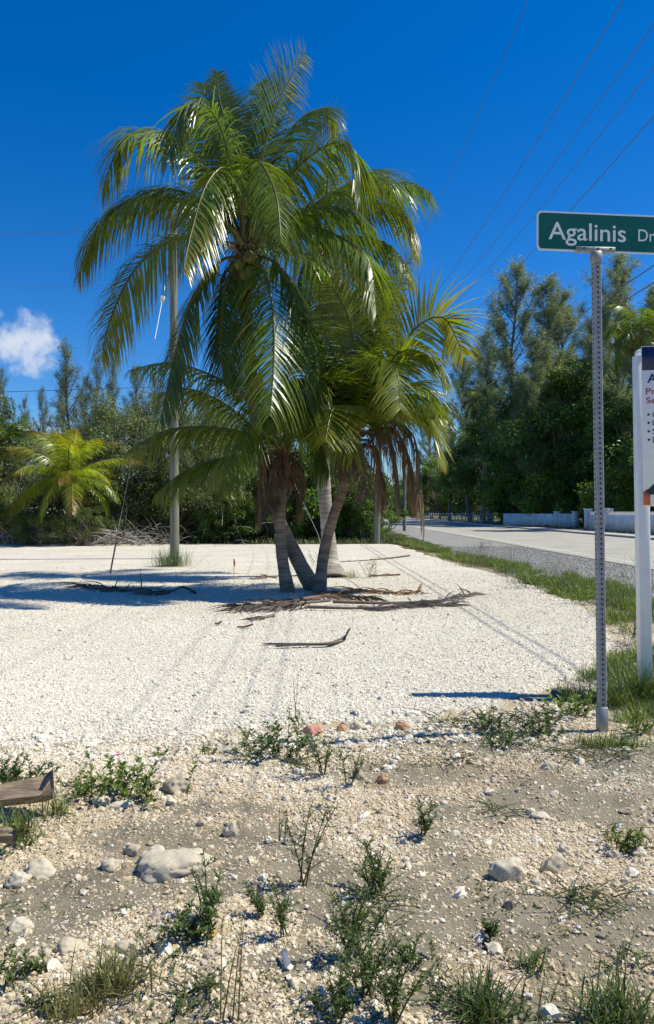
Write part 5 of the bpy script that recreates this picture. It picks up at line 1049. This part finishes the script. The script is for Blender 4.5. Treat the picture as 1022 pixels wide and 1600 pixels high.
W('grass', 268, 886, 30, 62, 'grass tuft round the foot of the utility pole', 55, (.065, .12, .035), 800); W('herb', 577, 905, 38, 40, 'small leafy weed on the lot right of the palm trunks', 56, BG, 8); W('leafy', 494, 885, 30, 24, 'broad leaved seedling between the palm trunks', 57, BG, 7); W('grass', 548, 905, 14, 34, 'dull grass at the foot of the rear palm', 58, DRY, 120)
W('stalk', 462, 1120, 70, 14, 'very thin grass stalk standing on the lot edge', 59, DRY, 2); W('herb', 755, 862, 20, 60, 'weeds sticking up at the start of the verge', 60, DG, 10)
for i, (px, py, w, lab) in enumerate([(745, 885, 90, 'clump of taller grass at left end of the near verge'), (830, 912, 90, 'clump of taller grass in the middle of the verge'), (900, 930, 100, 'clump of taller grass left of the sign post on the verge'), (965, 945, 90, 'clump of taller grass between the two signs on the verge'), (610, 848, 60, 'grass clump at the corner by the far shrubs')]):
    W('grass', px, py, 26, w, lab, 70 + i, (.07, .11, .022), 420)

for i, (k, px, py, h, w, lab, tt, n) in enumerate([
        ('leafy', 735, 876, 24, 60, 'leafy weed at the left tip of the near verge', BG, 16), ('herb', 800, 902, 32, 60, 'wiry weed on the verge beside the road shoulder', DG, 10), ('leafy', 855, 922, 34, 80, 'bushy weed in the middle of the verge', DG, 20),
        ('herb', 885, 925, 52, 60, 'tall wiry weed on the verge just left of the sign post', DG, 10), ('leafy', 915, 945, 40, 70, 'bushy weed behind the sign post on the verge', BG, 18), ('herb', 955, 940, 55, 60, 'tall wiry weed on the verge just right of the sign post', DG, 10),
        ('mat', 720, 1130, 22, 120, 'green creeping mat on the lot edge far left of the sign post', DG, 34), ('mat', 840, 1128, 30, 120, 'green creeping mat nearest the dark rock', DG, 40), ('leafy', 790, 1165, 30, 80, 'low leafy weed in front of the creeping mat', DG, 14), ('leafy', 900, 1120, 45, 70, 'leafy weed against the left side of the sign post', BG, 16),
        ('mat', 960, 1190, 25, 120, 'green mat in front of the sign post, toward the right edge', DG, 26), ('leafy', 1005, 1150, 40, 60, 'leafy weed at the right edge below the sale board', BG, 14), ('mat', 470, 1190, 18, 90, 'low green mat below the bushy weed on the lot edge', DG, 22), ('mat', 310, 1560, 22, 120, 'low green mat between the bare stalks at the bottom', DG, 22), ('mat', 560, 1450, 22, 110, 'green mat under the tall wiry weed', DG, 26)]):
    W(k, px, py, h, w, lab, 120 + i, tt, n)
